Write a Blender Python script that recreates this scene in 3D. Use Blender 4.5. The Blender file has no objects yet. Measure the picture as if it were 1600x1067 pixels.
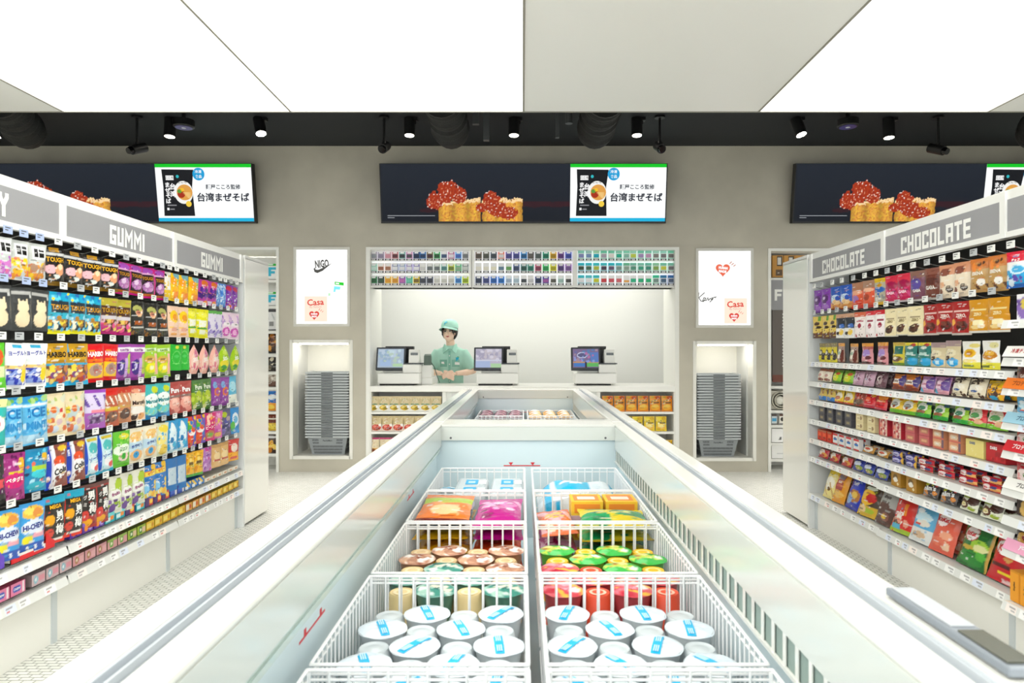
import bpy, math, random
from math import sin, cos, pi, sqrt
from mathutils import Vector, Matrix
SC = bpy.context.scene
COL = SC.collection
R = random.Random(7)

# ---------------------------------------------------------------- camera, world, exposure
CH = 1.35            # camera height; looks along +Y
F = 1067.0
cam = bpy.data.cameras.new('camera'); co = bpy.data.objects.new('camera', cam); COL.objects.link(co)
co.location = (0, 0, CH); co.rotation_euler = (pi/2, 0, 0)
cam.sensor_width = 36; cam.lens = 24.0; cam.shift_x = -0.01; cam.shift_y = 0.0066
cam.clip_start = 0.02
cam.dof.use_dof = True; cam.dof.focus_distance = 5.5; cam.dof.aperture_fstop = 6.3
SC.camera = co
vs = SC.view_settings; vs.view_transform = 'Standard'; vs.look = 'None'; vs.gamma = 1; vs.exposure = 1.2
try: vs.use_curve_mapping = False
except Exception: pass
w = bpy.data.worlds.new('world'); SC.world = w; w.use_nodes = True
w.node_tree.nodes['Background'].inputs[0].default_value = (.95, .97, 1, 1)
w.node_tree.nodes['Background'].inputs[1].default_value = 0.95  # added frontal fill: room left without a wall behind the camera
L_CEIL = 1.05        # luminous ceiling strength
def PX(x, Y): return (x-816)*Y/F
def PZ(y, Y): return CH-(y-544)*Y/F

def lin(c):
    if isinstance(c, (tuple, list)): return tuple(c[:3])
    if len(c) == 3: c = ''.join(a*2 for a in c)
    o = []
    for i in (0, 2, 4):
        v = int(c[i:i+2], 16)/255
        o.append(v/12.92 if v <= .04045 else ((v+.055)/1.055)**2.4)
    return tuple(o)
# ---------------------------------------------------------------- materials
MATS = {}
def mat(name, col='ccc', rough=.5, metal=0, emit=0, alpha=None, coat=0, noise=0, nscale=8, bump=0, bscale=200, spec=.5, trans=0):
    if name in MATS: return MATS[name]
    m = bpy.data.materials.new(name); m.use_nodes = True; nt = m.node_tree
    b = nt.nodes['Principled BSDF']; c = lin(col)
    b.inputs['Base Color'].default_value = (*c, 1); b.inputs['Roughness'].default_value = rough
    b.inputs['Metallic'].default_value = metal; b.inputs['Coat Weight'].default_value = coat
    b.inputs['Specular IOR Level'].default_value = spec
    if emit:
        b.inputs['Emission Color'].default_value = (*c, 1); b.inputs['Emission Strength'].default_value = emit
    if trans: b.inputs['Transmission Weight'].default_value = trans
    if alpha is not None: b.inputs['Alpha'].default_value = alpha
    if noise or bump:
        tc = nt.nodes.new('ShaderNodeTexCoord')
    if noise:
        n = nt.nodes.new('ShaderNodeTexNoise'); n.inputs['Scale'].default_value = nscale; n.inputs['Detail'].default_value = 6
        nt.links.new(tc.outputs['Object'], n.inputs['Vector'])
        r = nt.nodes.new('ShaderNodeValToRGB')
        r.color_ramp.elements[0].position = .3; r.color_ramp.elements[1].position = .7
        r.color_ramp.elements[0].color = (*[max(0, k*(1-noise)) for k in c], 1)
        r.color_ramp.elements[1].color = (*[min(1, k*(1+noise)) for k in c], 1)
        nt.links.new(n.outputs['Fac'], r.inputs[0]); nt.links.new(r.outputs[0], b.inputs['Base Color'])
    if bump:
        n2 = nt.nodes.new('ShaderNodeTexNoise'); n2.inputs['Scale'].default_value = bscale
        nt.links.new(tc.outputs['Object'], n2.inputs['Vector'])
        bp = nt.nodes.new('ShaderNodeBump'); bp.inputs['Strength'].default_value = bump; bp.inputs['Distance'].default_value = .004
        nt.links.new(n2.outputs['Fac'], bp.inputs['Height']); nt.links.new(bp.outputs[0], b.inputs['Normal'])
    MATS[name] = m; return m
def printmat(name, rough=.35, bump=0, emit=0):
    """printed surface: colours come from the mesh's own print (colour attribute)"""
    if name in MATS: return MATS[name]
    m = bpy.data.materials.new(name); m.use_nodes = True; nt = m.node_tree; b = nt.nodes['Principled BSDF']
    a = nt.nodes.new('ShaderNodeAttribute'); a.attribute_name = 'Col'
    if emit:
        b.inputs['Base Color'].default_value = (.02, .02, .02, 1)
        nt.links.new(a.outputs['Color'], b.inputs['Emission Color']); b.inputs['Emission Strength'].default_value = emit
        b.inputs['Specular IOR Level'].default_value = .06; rough = .7
    else: nt.links.new(a.outputs['Color'], b.inputs['Base Color'])
    b.inputs['Roughness'].default_value = rough
    if bump:
        tc = nt.nodes.new('ShaderNodeTexCoord'); n = nt.nodes.new('ShaderNodeTexNoise'); n.inputs['Scale'].default_value = 28; n.inputs['Detail'].default_value = 3
        bp = nt.nodes.new('ShaderNodeBump'); bp.inputs['Strength'].default_value = bump; bp.inputs['Distance'].default_value = .01
        nt.links.new(tc.outputs['Object'], n.inputs['Vector']); nt.links.new(n.outputs['Fac'], bp.inputs['Height']); nt.links.new(bp.outputs[0], b.inputs['Normal'])
    MATS[name] = m; return m
FOIL = printmat('printed_foil', .24, .5); CARTON = printmat('printed_carton', .45); SCREEN = printmat('lit_print', .3, 0, .44)
POSTER = printmat('backlit_print', .4, 0, .5)
W = mat('white_panel', 'f0f0ea', .3); WG = mat('white_gloss_panel', 'f6f5ee', .12, coat=.3)
WM = mat('white_metal', 'eeeeea', .35); BLK = mat('black_metal', '121314', .45); DK = mat('dark_back_panel', '2c2c2a', .6)
GREYSIGN = mat('grey_sign', '9a9a9d', .5); LETTER = mat('white_letter', 'f6f6f2', .5)
FRZ = mat('freezer_white', 'e6e6e0', .22, coat=.3); LINER = mat('freezer_liner', 'd9e9ee', .25)  # liner's blue tint paints in the cool light inside the freezer
PANEL_IN = mat('freezer_inner_panel', 'd6dad4', .15)
WIRE = mat('white_wire', 'f4f4f4', .3)

# ---------------------------------------------------------------- mesh builder
class MB:
    def __init__(s): s.v = []; s.f = []; s.m = []; s.c = []
    def add(s, vs, fs, mi=0, col=None, cols=None):
        o = len(s.v); s.v += [tuple(p) for p in vs]
        for f in fs:
            s.f.append(tuple(o+i for i in f)); s.m.append(mi)
            s.c.append([cols[i] for i in f] if cols else [col or (.8, .8, .8)]*len(f))
        return s
    def box(s, x0, y0, z0, x1, y1, z1, mi=0, col=None):
        v = [(x, y, z) for x in (x0, x1) for y in (y0, y1) for z in (z0, z1)]
        return s.add(v, [(0, 1, 3, 2), (4, 6, 7, 5), (0, 4, 5, 1), (2, 3, 7, 6), (0, 2, 6, 4), (1, 5, 7, 3)], mi, col)
    def cyl(s, p0, p1, r0, r1=None, n=16, mi=0, col=None):
        return s.tube([p0, p1], r0, n, mi, col, r1)
    def tube(s, pts, r, n=8, mi=0, col=None, r1=None, radii=None, closed=False):
        P = [Vector(p) for p in pts]; k = len(P); rings = []
        for i, p in enumerate(P):
            a = P[i-1] if (i > 0 or closed) else p; b = P[(i+1) % k] if (i < k-1 or closed) else p
            t = (b-a).normalized(); q = Vector((0, 0, 1)) if abs(t.z) < .95 else Vector((1, 0, 0))
            u = t.cross(q).normalized(); w_ = u.cross(t)
            rr = radii[i] if radii else (r if r1 is None else r+(r1-r)*i/(k-1))
            rings.append([p+u*rr*cos(2*pi*j/n)+w_*rr*sin(2*pi*j/n) for j in range(n)])
        vs = [x for rg in rings for x in rg]; fs = []
        for i in range(k if closed else k-1):
            i2 = (i+1) % k
            for j in range(n): fs.append((i*n+j, i*n+(j+1) % n, i2*n+(j+1) % n, i2*n+j))
        if not closed: fs += [tuple(range(n-1, -1, -1)), tuple(range((k-1)*n, k*n))]
        return s.add(vs, fs, mi, col)
    def lathe(s, prof, n=24, c=(0, 0, 0), mi=0, col=None, sx=1, sy=1):
        vs = []; fs = []
        for r, z in prof: vs += [(c[0]+sx*r*cos(2*pi*j/n), c[1]+sy*r*sin(2*pi*j/n), c[2]+z) for j in range(n)]
        for i in range(len(prof)-1):
            for j in range(n): fs.append((i*n+j, i*n+(j+1) % n, (i+1)*n+(j+1) % n, (i+1)*n+j))
        if prof[0][0] > 1e-6: fs.append(tuple(range(n-1, -1, -1)))
        if prof[-1][0] > 1e-6: fs.append(tuple(range((len(prof)-1)*n, len(prof)*n)))
        return s.add(vs, fs, mi, col)
    def ell(s, c, r, n=16, m=10, mi=0, col=None, rot=None):
        vs = []; fs = []
        for i in range(m+1):
            a = pi*i/m
            for j in range(n):
                p = Vector((r[0]*sin(a)*cos(2*pi*j/n), r[1]*sin(a)*sin(2*pi*j/n), r[2]*cos(a)))
                if rot: p = rot @ p
                vs.append(p+Vector(c))
        for i in range(m):
            for j in range(n): fs.append((i*n+j, (i+1)*n+j, (i+1)*n+(j+1) % n, i*n+(j+1) % n))
        return s.add(vs, fs, mi, col)
    def grid(s, fn, nu, nv, mi=0, colfn=None, col=None):
        vs = []; cs = []
        for j in range(nv+1):
            for i in range(nu+1):
                vs.append(fn(i/nu, j/nv)); cs.append(colfn(i/nu, j/nv) if colfn else col)
        fs = [(j*(nu+1)+i, j*(nu+1)+i+1, (j+1)*(nu+1)+i+1, (j+1)*(nu+1)+i) for j in range(nv) for i in range(nu)]
        return s.add(vs, fs, mi, cols=cs if (colfn or col) else None)
    def prism(s, poly, fn0, fn1, mi=0, col=None):
        n = len(poly); v = [fn0(*p) for p in poly]+[fn1(*p) for p in poly]
        return s.add(v, [tuple(range(n)), tuple(range(2*n-1, n-1, -1))]+[(i, n+i, n+(i+1) % n, (i+1) % n) for i in range(n)], mi, col)
    def build(s, name, mats, parent=None, smooth=35, bevel=0, seg=2):
        me = bpy.data.meshes.new(name); me.from_pydata(s.v, [], s.f)
        mats = mats if isinstance(mats, (list, tuple)) else [mats]
        for m in mats: me.materials.append(m)
        if len(mats) > 1: me.polygons.foreach_set('material_index', s.m)
        if any(x in (FOIL, CARTON, SCREEN, POSTER) for x in mats):
            ca = me.color_attributes.new('Col', 'FLOAT_COLOR', 'CORNER')
            ca.data.foreach_set('color', [k for fc in s.c for c in fc for k in (c[0], c[1], c[2], 1)])
        me.validate(); me.update()
        if smooth:
            me.polygons.foreach_set('use_smooth', [True]*len(me.polygons)); me.set_sharp_from_angle(angle=math.radians(smooth))
        o = bpy.data.objects.new(name, me); COL.objects.link(o)
        if parent: o.parent = parent
        if bevel:
            b = o.modifiers.new('edge', 'BEVEL'); b.width = bevel; b.segments = seg; b.limit_method = 'ANGLE'
        return o
def tag(o, label=None, cat=None, group=None, kind=None):
    if label: o['label'] = label
    if cat: o['category'] = cat
    if group: o['group'] = group
    if kind: o['kind'] = kind
    return o
def empty(name, loc=(0, 0, 0), label=None, cat=None, group=None, rz=0):
    o = bpy.data.objects.new(name, None); COL.objects.link(o); o.location = loc; o.rotation_euler = (0, 0, rz); o.empty_display_size = .05
    return tag(o, label, cat, group)
def struct(o): o['kind'] = 'structure'; return o
def dup(o, loc=None, rot=None, label=None, group=None, parent=None, scale=None):
    """a copy of a thing with copies of its parts and sub-parts"""
    c = o.copy(); COL.objects.link(c)
    if parent: c.parent = parent
    if loc is not None: c.location = loc
    if rot is not None: c.rotation_euler = rot
    if scale is not None: c.scale = scale
    if label: c['label'] = label
    if group: c['group'] = group
    for ch in list(o.children):
        d = ch.copy(); COL.objects.link(d); d.parent = c
        for g in ch.children:
            e = g.copy(); COL.objects.link(e); e.parent = d
    return c
# ---------------------------------------------------------------- lettering
_tx = {}
def text_geo(t, bold=.0):
    k = (t, bold)
    if k in _tx: return _tx[k]
    c = bpy.data.curves.new('lettering', 'FONT'); c.body = t; c.size = 1; c.offset = bold; c.resolution_u = 2
    o = bpy.data.objects.new('lettering', c); COL.objects.link(o)
    bpy.context.view_layer.update()
    e = o.evaluated_get(bpy.context.evaluated_depsgraph_get()); m = e.to_mesh()
    vs = [(v.co.x, v.co.y) for v in m.vertices]; fs = [tuple(p.vertices) for p in m.polygons]
    e.to_mesh_clear(); bpy.data.objects.remove(o); bpy.data.curves.remove(c)
    if not vs: vs = [(0, 0), (1, 0), (1, 1)]; fs = [(0, 1, 2)]
    x0 = min(v[0] for v in vs); x1 = max(v[0] for v in vs); y0 = min(v[1] for v in vs); y1 = max(v[1] for v in vs)
    cx, cy, h = (x0+x1)/2, (y0+y1)/2, max(y1-y0, .2)
    _tx[k] = ([((a-cx)/h, (b-cy)/h) for a, b in vs], fs, (x1-x0)/h); return _tx[k]
def put_text(mb, t, h, fn, mi=0, col=(1, 1, 1), bold=.02, maxw=None, rot=0):
    """fn(dx, dz) -> 3D point; dx, dz from the text centre"""
    vs, fs, wd = text_geo(t, bold); sx = h
    if maxw and wd*h > maxw: sx = maxw/wd
    ca, sa = cos(rot), sin(rot)
    mb.add([fn(a*sx*ca-b*h*sa, a*sx*sa+b*h*ca) for a, b in vs], fs, mi, lin(col) if isinstance(col, str) else col)
BLOCK = {'G': [[(1, .96), (1, 1), (0, 1), (0, 0), (1, 0), (1, .42), (.68, .42)]], 'U': [[(0, 1), (0, 0), (1, 0), (1, 1)]], 'I': [[(.5, 0), (.5, 1)]],
 'M': [[(0, 0), (0, 1), (.75, .45), (1.5, 1), (1.5, 0)]], 'C': [[(1, .84), (1, 1), (0, 1), (0, 0), (1, 0), (1, .16)]], 'H': [[(0, 0), (0, 1)], [(1, 0), (1, 1)], [(0, .5), (1, .5)]],
 'O': [[(.5, 1), (0, 1), (0, 0), (1, 0), (1, 1), (.5, 1)]], 'L': [[(0, 1), (0, 0), (.9, 0)]], 'A': [[(0, 0), (0, 1), (1, 1), (1, 0)], [(0, .38), (1, .38)]],
 'T': [[(0, 1), (1, 1)], [(.5, 1), (.5, 0)]], 'E': [[(.9, 1), (0, 1), (0, 0), (.9, 0)], [(0, .5), (.8, .5)]], 'Y': [[(0, 1), (0, .9), (.5, .5), (1, .9), (1, 1)], [(.5, .45), (.5, 0)]],
 'D': [[(0, 1), (0, 0), (.7, 0), (1, .25), (1, .75), (.7, 1), (0, 1)]], 'F': [[(0, 0), (0, 1), (.9, 1)], [(0, .5), (.75, .5)]], 'N': [[(0, 0), (0, 1), (1, 0), (1, 1)]]}
def ribbon(mb, pts, t, fn, mi=0, col=None, flat=True):
    """a mitred flat stroke of width t; fn(a, b) -> 3D"""
    P = [Vector((a, b)) for a, b in pts]; n = len(P); L = []; Rr = []
    for i in range(n):
        d0 = (P[i]-P[i-1]).normalized() if i else (P[1]-P[0]).normalized()
        d1 = (P[i+1]-P[i]).normalized() if i < n-1 else d0
        m = (d0+d1); m = m.normalized() if m.length > 1e-5 else d0
        nn = Vector((-m.y, m.x)); k = t/2/max(.5, nn.dot(Vector((-d0.y, d0.x)))); L.append(P[i]+nn*k); Rr.append(P[i]-nn*k)
    vs = [fn(*p) for p in L]+[fn(*p) for p in Rr]
    mb.add(vs, [(i, n+i, n+i+1, i+1) for i in range(n-1)], mi, col)
def caps(st, w, h, e):
    P = [Vector((a*w, b*h)) for a, b in st]
    if (P[0]-P[-1]).length < 1e-6: return st
    P[0] = P[0]+(P[0]-P[1]).normalized()*e; P[-1] = P[-1]+(P[-1]-P[-2]).normalized()*e
    return [(p.x/w, p.y/h) for p in P]
def block_text(mb, s, h, fn, mi=0, wr=.52, st=.17):
    adv = []; x = 0
    for ch in s:
        k = {'M': 1.5, 'I': .0}.get(ch, 1.0)*wr*h; adv.append((x, k)); x += k+(st+.10)*h
    tot = x-.1*h-st*h
    o_ = Vector(fn(0, 0)); nrm = (Vector(fn(1, 0))-o_).cross(Vector(fn(0, 1))-o_).normalized()
    for ch, (x0, k) in zip(s, adv):
        for si, stroke in enumerate(BLOCK[ch]):
            ww = wr*h; off = -.5*ww if ch == 'I' else 0; stroke = caps(stroke, ww, h-st*h, st*h/2)
            ribbon(mb, [(x0+off+a*ww-tot/2, (b-.5)*(h-st*h)) for a, b in stroke], st*h, lambda a, b: Vector(fn(a, b))+nrm*.0006*si, mi)
    return tot
def remesh(mb, name, mats, voxel, smooth=6, parent=None):
    o = mb.build('blob', mats, None, 0)
    m = o.modifiers.new('r', 'REMESH'); m.mode = 'VOXEL'; m.voxel_size = voxel
    sm = o.modifiers.new('s', 'SMOOTH'); sm.iterations = smooth; sm.factor = .5
    bpy.context.view_layer.update()
    me = bpy.data.meshes.new_from_object(o.evaluated_get(bpy.context.evaluated_depsgraph_get()))
    me.name = name; bpy.data.objects.remove(o)
    me.polygons.foreach_set('use_smooth', [True]*len(me.polygons))
    me.materials.clear()
    for k in (mats if isinstance(mats, (list, tuple)) else [mats]): me.materials.append(k)
    q = bpy.data.objects.new(name, me); COL.objects.link(q)
    if parent: q.parent = parent
    return q
ORD = ['first', 'second', 'third', 'fourth', 'fifth', 'sixth', 'seventh', 'eighth', 'ninth', 'tenth', 'eleventh', 'twelfth', 'thirteenth', 'fourteenth',
       'fifteenth', 'sixteenth', 'seventeenth', 'eighteenth', 'nineteenth', 'twentieth', 'twenty-first', 'twenty-second', 'twenty-third', 'twenty-fourth', 'twenty-fifth']
NUM = ['zero', 'one', 'two', 'three', 'four', 'five', 'six', 'seven', 'eight', 'nine', 'ten', 'eleven', 'twelve', 'thirteen', 'fourteen']
# ---------------------------------------------------------------- printed designs
from mathutils import noise as NZ
def parse(spec):
    L = []; T = []
    for s in spec.split(';'):
        a = s.split()
        if not a: continue
        k = a[0]
        if k == 'T': T.append((a[1].replace('_', ' '), float(a[2]), float(a[3]), float(a[4]), a[5], float(a[6]) if len(a) > 6 else 0, float(a[7]) if len(a) > 7 else .82))
        elif k == 'D':
            q = random.Random(int(a[6]) if len(a) > 6 else 3); cs = [lin(c) for c in a[5].split(',')]
            L.append(('D', [(q.uniform(.04, .96), q.uniform(float(a[3]), float(a[4])), float(a[2])*q.uniform(.6, 1.3), q.choice(cs)) for _ in range(int(a[1]))]))
        else: L.append((k, [float(x) for x in a[1:-1]], lin(a[-1])))
    return L, T
def painter(spec, asp=1.4):
    L, T = parse(spec)
    def fn(u, v):
        c = (.8, .8, .8)
        for l in L:
            k = l[0]
            if k == 'G': c = l[2]
            elif k == 'E':
                a = l[1]
                if ((u-a[0])/a[2])**2+((v-a[1])/a[3])**2 < 1: c = l[2]
            elif k == 'R':
                a = l[1]
                if a[0] <= u <= a[2] and a[1] <= v <= a[3]: c = l[2]
            elif k == 'B':
                if l[1][0] <= v <= l[1][1]: c = l[2]
            elif k == 'S':
                a = l[1]
                if a[2] <= v <= a[3] and ((u+v*.8)*a[0]) % 1 < a[1]: c = l[2]
            elif k == 'W':      # wavy lower band
                if v < l[1][0]+l[1][1]*sin(u*6.3+1): c = l[2]
            elif k == 'D':
                for x, y, r, cc in l[1]:
                    if (u-x)**2+((v-y)*asp)**2 < r*r: c = cc
        return c
    return fn, T
# ---------------------------------------------------------------- room
XW = 7.2; YW = 7.46; YB = -5.0; ZC = 2.9; ZD = 3.56; YC = 4.48
fm = bpy.data.materials.new('white_mosaic_tile'); fm.use_nodes = True; nt = fm.node_tree; b = nt.nodes['Principled BSDF']
tc = nt.nodes.new('ShaderNodeTexCoord'); br = nt.nodes.new('ShaderNodeTexBrick'); br.offset = 0.5
for k, v in (('Scale', 1.0), ('Mortar Size', .0032), ('Brick Width', .05), ('Row Height', .025), ('Bias', 0), ('Mortar Smooth', .1)): br.inputs[k].default_value = v
br.inputs['Color1'].default_value = (*lin('f1f0ea'), 1); br.inputs['Color2'].default_value = (*lin('dfe0d8'), 1); br.inputs['Mortar'].default_value = (*lin('a2a39b'), 1)
nt.links.new(tc.outputs['Object'], br.inputs['Vector']); nt.links.new(br.outputs['Color'], b.inputs['Base Color']); b.inputs['Roughness'].default_value = .3
struct(MB().box(-XW, YB, -.1, XW, 9.6, 0).build('floor', fm, smooth=0))
MORTAR = mat('grey_mortar', 'c4bfb0', .75, noise=.13, nscale=1.6, bump=.25, bscale=14)
def wall_holes(xs, zs, holes, y0, y1):
    m = MB()
    for i in range(len(xs)-1):
        for j in range(len(zs)-1):
            cx, cz = (xs[i]+xs[i+1])/2, (zs[j]+zs[j+1])/2
            if not any(h[0] < cx < h[1] and h[2] < cz < h[3] for h in holes): m.box(xs[i], y0, zs[j], xs[i+1], y1, zs[j+1])
    return m
def hole(x0, y0, x1, y1): return (PX(x0, YW), PX(x1, YW), PZ(y1, YW), PZ(y0, YW))
OL = (-4.7, PX(436, YW), 0, PZ(386, YW)); OC = (PX(572, YW), PX(1061, YW), 0, PZ(386, YW)); OR_ = (PX(1200, YW), 4.8, 0, PZ(388, YW))
NL = hole(457, 535, 547, 713); NR = hole(1087, 537, 1177, 716)
PL = hole(459, 386, 547, 510); PR = hole(1087, 388, 1177, 512)
H = [OL, OC, OR_, NL, NR, PL, PR]
xs = sorted({-XW, XW, *[h[0] for h in H], *[h[1] for h in H]}); zs = sorted({0, ZD, *[h[2] for h in H], *[h[3] for h in H]})
struct(wall_holes(xs, zs, H, YW, YW+.16).build('wall_front', MORTAR, smooth=0))
for nm, x in (('wall_left', -XW-.1), ('wall_right', XW)): struct(MB().box(x, YB, 0, x+.1, 9.6, ZD).build(nm, W, smooth=0))
# dark ceiling beyond the luminous one
struct(MB().box(-XW, YC-.05, ZD, XW, YW+.16, ZD+.1).box(-XW, YC-.06, ZC+.1, XW, YC-.03, ZD).build('ceiling', mat('dark_ceiling', '1a1e22', .8), smooth=0))
# luminous stretch ceiling: strips 1.52 m wide
xb = [-6.05, -4.53, -3.006, -1.516, .008, 1.549, 3.05, 4.57, 6.1]
lit = [1, 0, 1, 1, 0, 1, 0, 1]
GLOW = mat('luminous_ceiling_sheet', 'fffffb', .5, emit=L_CEIL); UNLIT = mat('pale_ceiling_sheet', 'ecece8', .35)
FR = mat('ceiling_frame', '8f8c80', .5)
lab = ['glowing white ceiling panel outermost on the candy side', 'unlit pale ceiling strip over the candy aisle, cut by frame edge', 'large glowing ceiling panel above the gummi aisle',
       'large glowing ceiling panel left of centre, beside the unlit pale one', 'unlit pale cream ceiling panel in the middle, between glowing ones', 'large glowing ceiling panel above the chocolate aisle',
       'unlit pale ceiling strip over the chocolate aisle, cut by frame edge', 'glowing white ceiling panel outermost on the chocolate side']
for i in range(8):
    e = empty('ceiling_light_panel' if lit[i] else 'ceiling_panel', ((xb[i]+xb[i+1])/2, YC, ZC), lab[i], 'ceiling panel', 'ceiling panels over the aisles')
    hw = (xb[i+1]-xb[i])/2
    MB().box(-hw+.006, YB-YC, 0, hw-.006, -.012, .02).build('diffuser' if lit[i] else 'cover_sheet', GLOW if lit[i] else UNLIT, e, 0)
    MB().box(-hw, YB-YC, -.004, -hw+.006, 0, .05).box(hw-.006, YB-YC, -.004, hw, 0, .05).box(-hw+.006, -.012, -.004, hw-.006, 0, .05).build('frame', FR, e, 0)
struct(MB().box(-XW, YB, ZC+.06, XW, YC, ZC+.1).build('ceiling_slab', W, smooth=0))
# recess behind the counter
YR = 9.3
struct(MB().box(-2.6, YR, 0, 2.6, YR+.1, 2.6).box(-2.6, YW+.16, 0, -2.5, YR, 2.6).box(2.5, YW+.16, 0, 2.6, YR, 2.6).box(-2.6, YW+.16, 2.6, 2.6, YR+.1, 2.7).build('wall_counter_recess', mat('warm_white_wall', 'e4e5e2', .6), smooth=0))
jm = MB()
for sg, x in ((-1, OC[0]), (1, OC[1])): jm.box(min(x, x-sg*.045), YW-.012, 0, max(x, x-sg*.045), YW+.6, OC[3])
jm.box(OC[0]+.045, YW-.012, OC[3]-.03, OC[1]-.045, YW+.5, OC[3])
struct(jm.build('trim_1', W, smooth=0))
# side openings: frames and the room behind
for k, (O, sx) in enumerate(((OL, 1), (OR_, -1))):
    x_in = O[1] if sx > 0 else O[0]
    m = MB().box(min(x_in, x_in-sx*.03), YW-.012, 0, max(x_in, x_in-sx*.03), YW+.55, O[3]-.03)
    m.box(O[0], YW-.012, O[3]-.03, O[1], YW+.55, O[3])
    struct(m.build('trim_%d' % (k+2), W, smooth=0))
    struct(MB().box(O[0]-.1, YW+.6, 0, O[1]+.1, YW+.65, 2.7).box(O[0]-.1, YW+.16, 2.6, O[1]+.1, YW+.6, 2.7).build(('wall_left_bay', 'wall_right_bay')[k], W, smooth=0))
# lamps of the recess, niches and side bays (LED strips under the lintels)
LED = mat('led_strip', 'fffaf0', .5, emit=8)
def led(x0, x1, y, z, label, wd=.04):
    tag(MB().box(x0, y, z, x1, y+wd, z+.012).build('led_strip_light', LED, smooth=0), label, 'light')
# niches for the baskets
for n, (h, sd) in enumerate(((NL, 'left'), (NR, 'right'))):
    x0, x1, z0, z1 = h; d = YW+.5
    m = MB().box(x0-.03, d, z0-.03, x1+.03, d+.03, z1+.03).box(x0-.03, YW-.01, z0-.03, x0+.006, d, z1+.03).box(x1-.006, YW-.01, z0-.03, x1+.03, d, z1+.03)
    m.box(x0, YW-.01, z0-.03, x1, d, z0+.005).box(x0, YW-.01, z1-.006, x1, d, z1+.03)
    struct(m.build('wall_niche_'+sd, mat('niche_white', 'efeee6', .4), smooth=0))
    led(x0+.05, x1-.05, YW+.06, z1-.022, 'white LED strip inside basket niche under the '+('swoosh' if n == 0 else 'signature')+' poster', .05)
for k, x in enumerate((-1.25, 0, 1.25)):
    tag(MB().box(x-.5, 8.1, 2.585, x+.5, 9.0, 2.6).build('recess_ceiling_light', mat('recess_lamp', 'fffdf6', .5, emit=1.9), smooth=0), 'white ceiling light of counter alcove, ' + ('over the uniformed clerk', 'over the middle register', 'over the lone register')[k], 'light')
led(OL[0]+.1, OL[1]-.1, YW+.3, 2.585, 'white LED strip in shelf alcove beyond the candy gondola', .1)
led(OR_[0]+.1, OR_[1]-.1, YW+.3, 2.585, 'white LED strip in shelf alcove beyond the chocolate gondola', .1)

# ---------------------------------------------------------------- lightbox posters
def heart(cx, cz, s, n=28):
    return [(cx+s*16*sin(t)**3/17, cz+s*(13*cos(t)-5*cos(2*t)-2*cos(3*t)-cos(4*t))/17) for t in [2*pi*i/n for i in range(n)]]
def lightbox(name, h, label, art):
    x0, x1, z0, z1 = h; cx = (x0+x1)/2; e = empty(name, (cx, YW, z0), label, 'poster', 'lightbox posters on the mortar wall')
    hw = (x1-x0)/2; hh = z1-z0; t = .028
    MB().box(-hw, -.015, 0, -hw+t, .1, hh).box(hw-t, -.015, 0, hw, .1, hh).box(-hw+t, -.015, 0, hw-t, .1, t).box(-hw+t, -.015, hh-t, hw-t, .1, hh).build('frame', mat('poster_frame', 'dcdbd3', .4), e, 0)
    p = MB().box(-hw+t, .0, t, hw-t, .05, hh-t, 0, (1, 1, .98))
    art(p, lambda a, c, k=1: ((a-cx), -.0015*k, c-z0))
    p.build('backlit_poster', POSTER, e, 0); return e
DG = lin('4a4a46'); RED = lin('d23c34'); PINK = lin('fbe0cc')
def P_(x, y): return PX(x, YW), PZ(y, YW)
def flat(p, g, pts, k=1, col=RED): p.add([g(*P_(*q), k) for q in pts], [tuple(range(len(pts)))], 0, col)
def ptext(p, g, s, x, y, hpx, col, k=2, bold=.02, rot=0, maxw=None):
    X, Z = P_(x, y); put_text(p, s, hpx*YW/F, lambda a, b: g(X+a, Z+b, k), 0, col, bold, maxw, rot)
def casa(p, g, x, y):      # pale pink square with red script and a heart, top left at x, y (pixels)
    flat(p, g, [(x, y), (x, y+39), (x+35, y+39), (x+35, y)], 1, PINK)
    ptext(p, g, 'Casa', x+17, y+9, 10, RED, 2, .02, .06, .2); ptext(p, g, 'By NIGO', x+17, y+17, 4.5, lin('c99a90'), 2, 0, 0, .14)
    hx, hz = P_(x+15, y+29); p.add([g(a, c, 2) for a, c in heart(hx, hz, .058)], [tuple(range(28))], 0, RED)
    ptext(p, g, 'HUMAN', x+15, y+27.5, 3, (1, 1, 1), 3, .05, 0, .07); ptext(p, g, 'MADE', x+15, y+31.5, 3, (1, 1, 1), 3, .05, 0, .055)
    for i in range(3): ribbon(p, [P_(x+22+i*2.6, y+22+i*1.3), P_(x+24+i*2.6, y+19+i*1.8)], .005, lambda a, b: g(a, b, 2), 0, RED)
def art_left(p, g):
    # bold lettering over a swoosh
    pts = [(490, 420), (491.5, 425), (496, 426.5), (504, 423), (518.5, 411), (504, 418.5), (497, 421.5), (493, 421), (492, 417.5)]
    flat(p, g, pts[::-1], 1, DG); ptext(p, g, 'NIGO', 503, 412, 12.5, DG, 2, .035, .1, .15)
    flat(p, g, [(523, 440), (523, 444.5), (537, 446), (537, 441.5)], 1, lin('20c828')); flat(p, g, [(524.5, 441.5), (524.5, 443.5), (530, 444), (530, 442)], 2, (1, 1, 1))
    flat(p, g, [(522, 447), (521, 456), (524, 456), (524.6, 452), (531, 452.6), (532, 448)], 1, lin('7fe4f4'))
    flat(p, g, [(513, 458), (513, 462), (516, 462), (516, 458)], 1, lin('b8e8b8'))
    casa(p, g, 476, 463)
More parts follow.
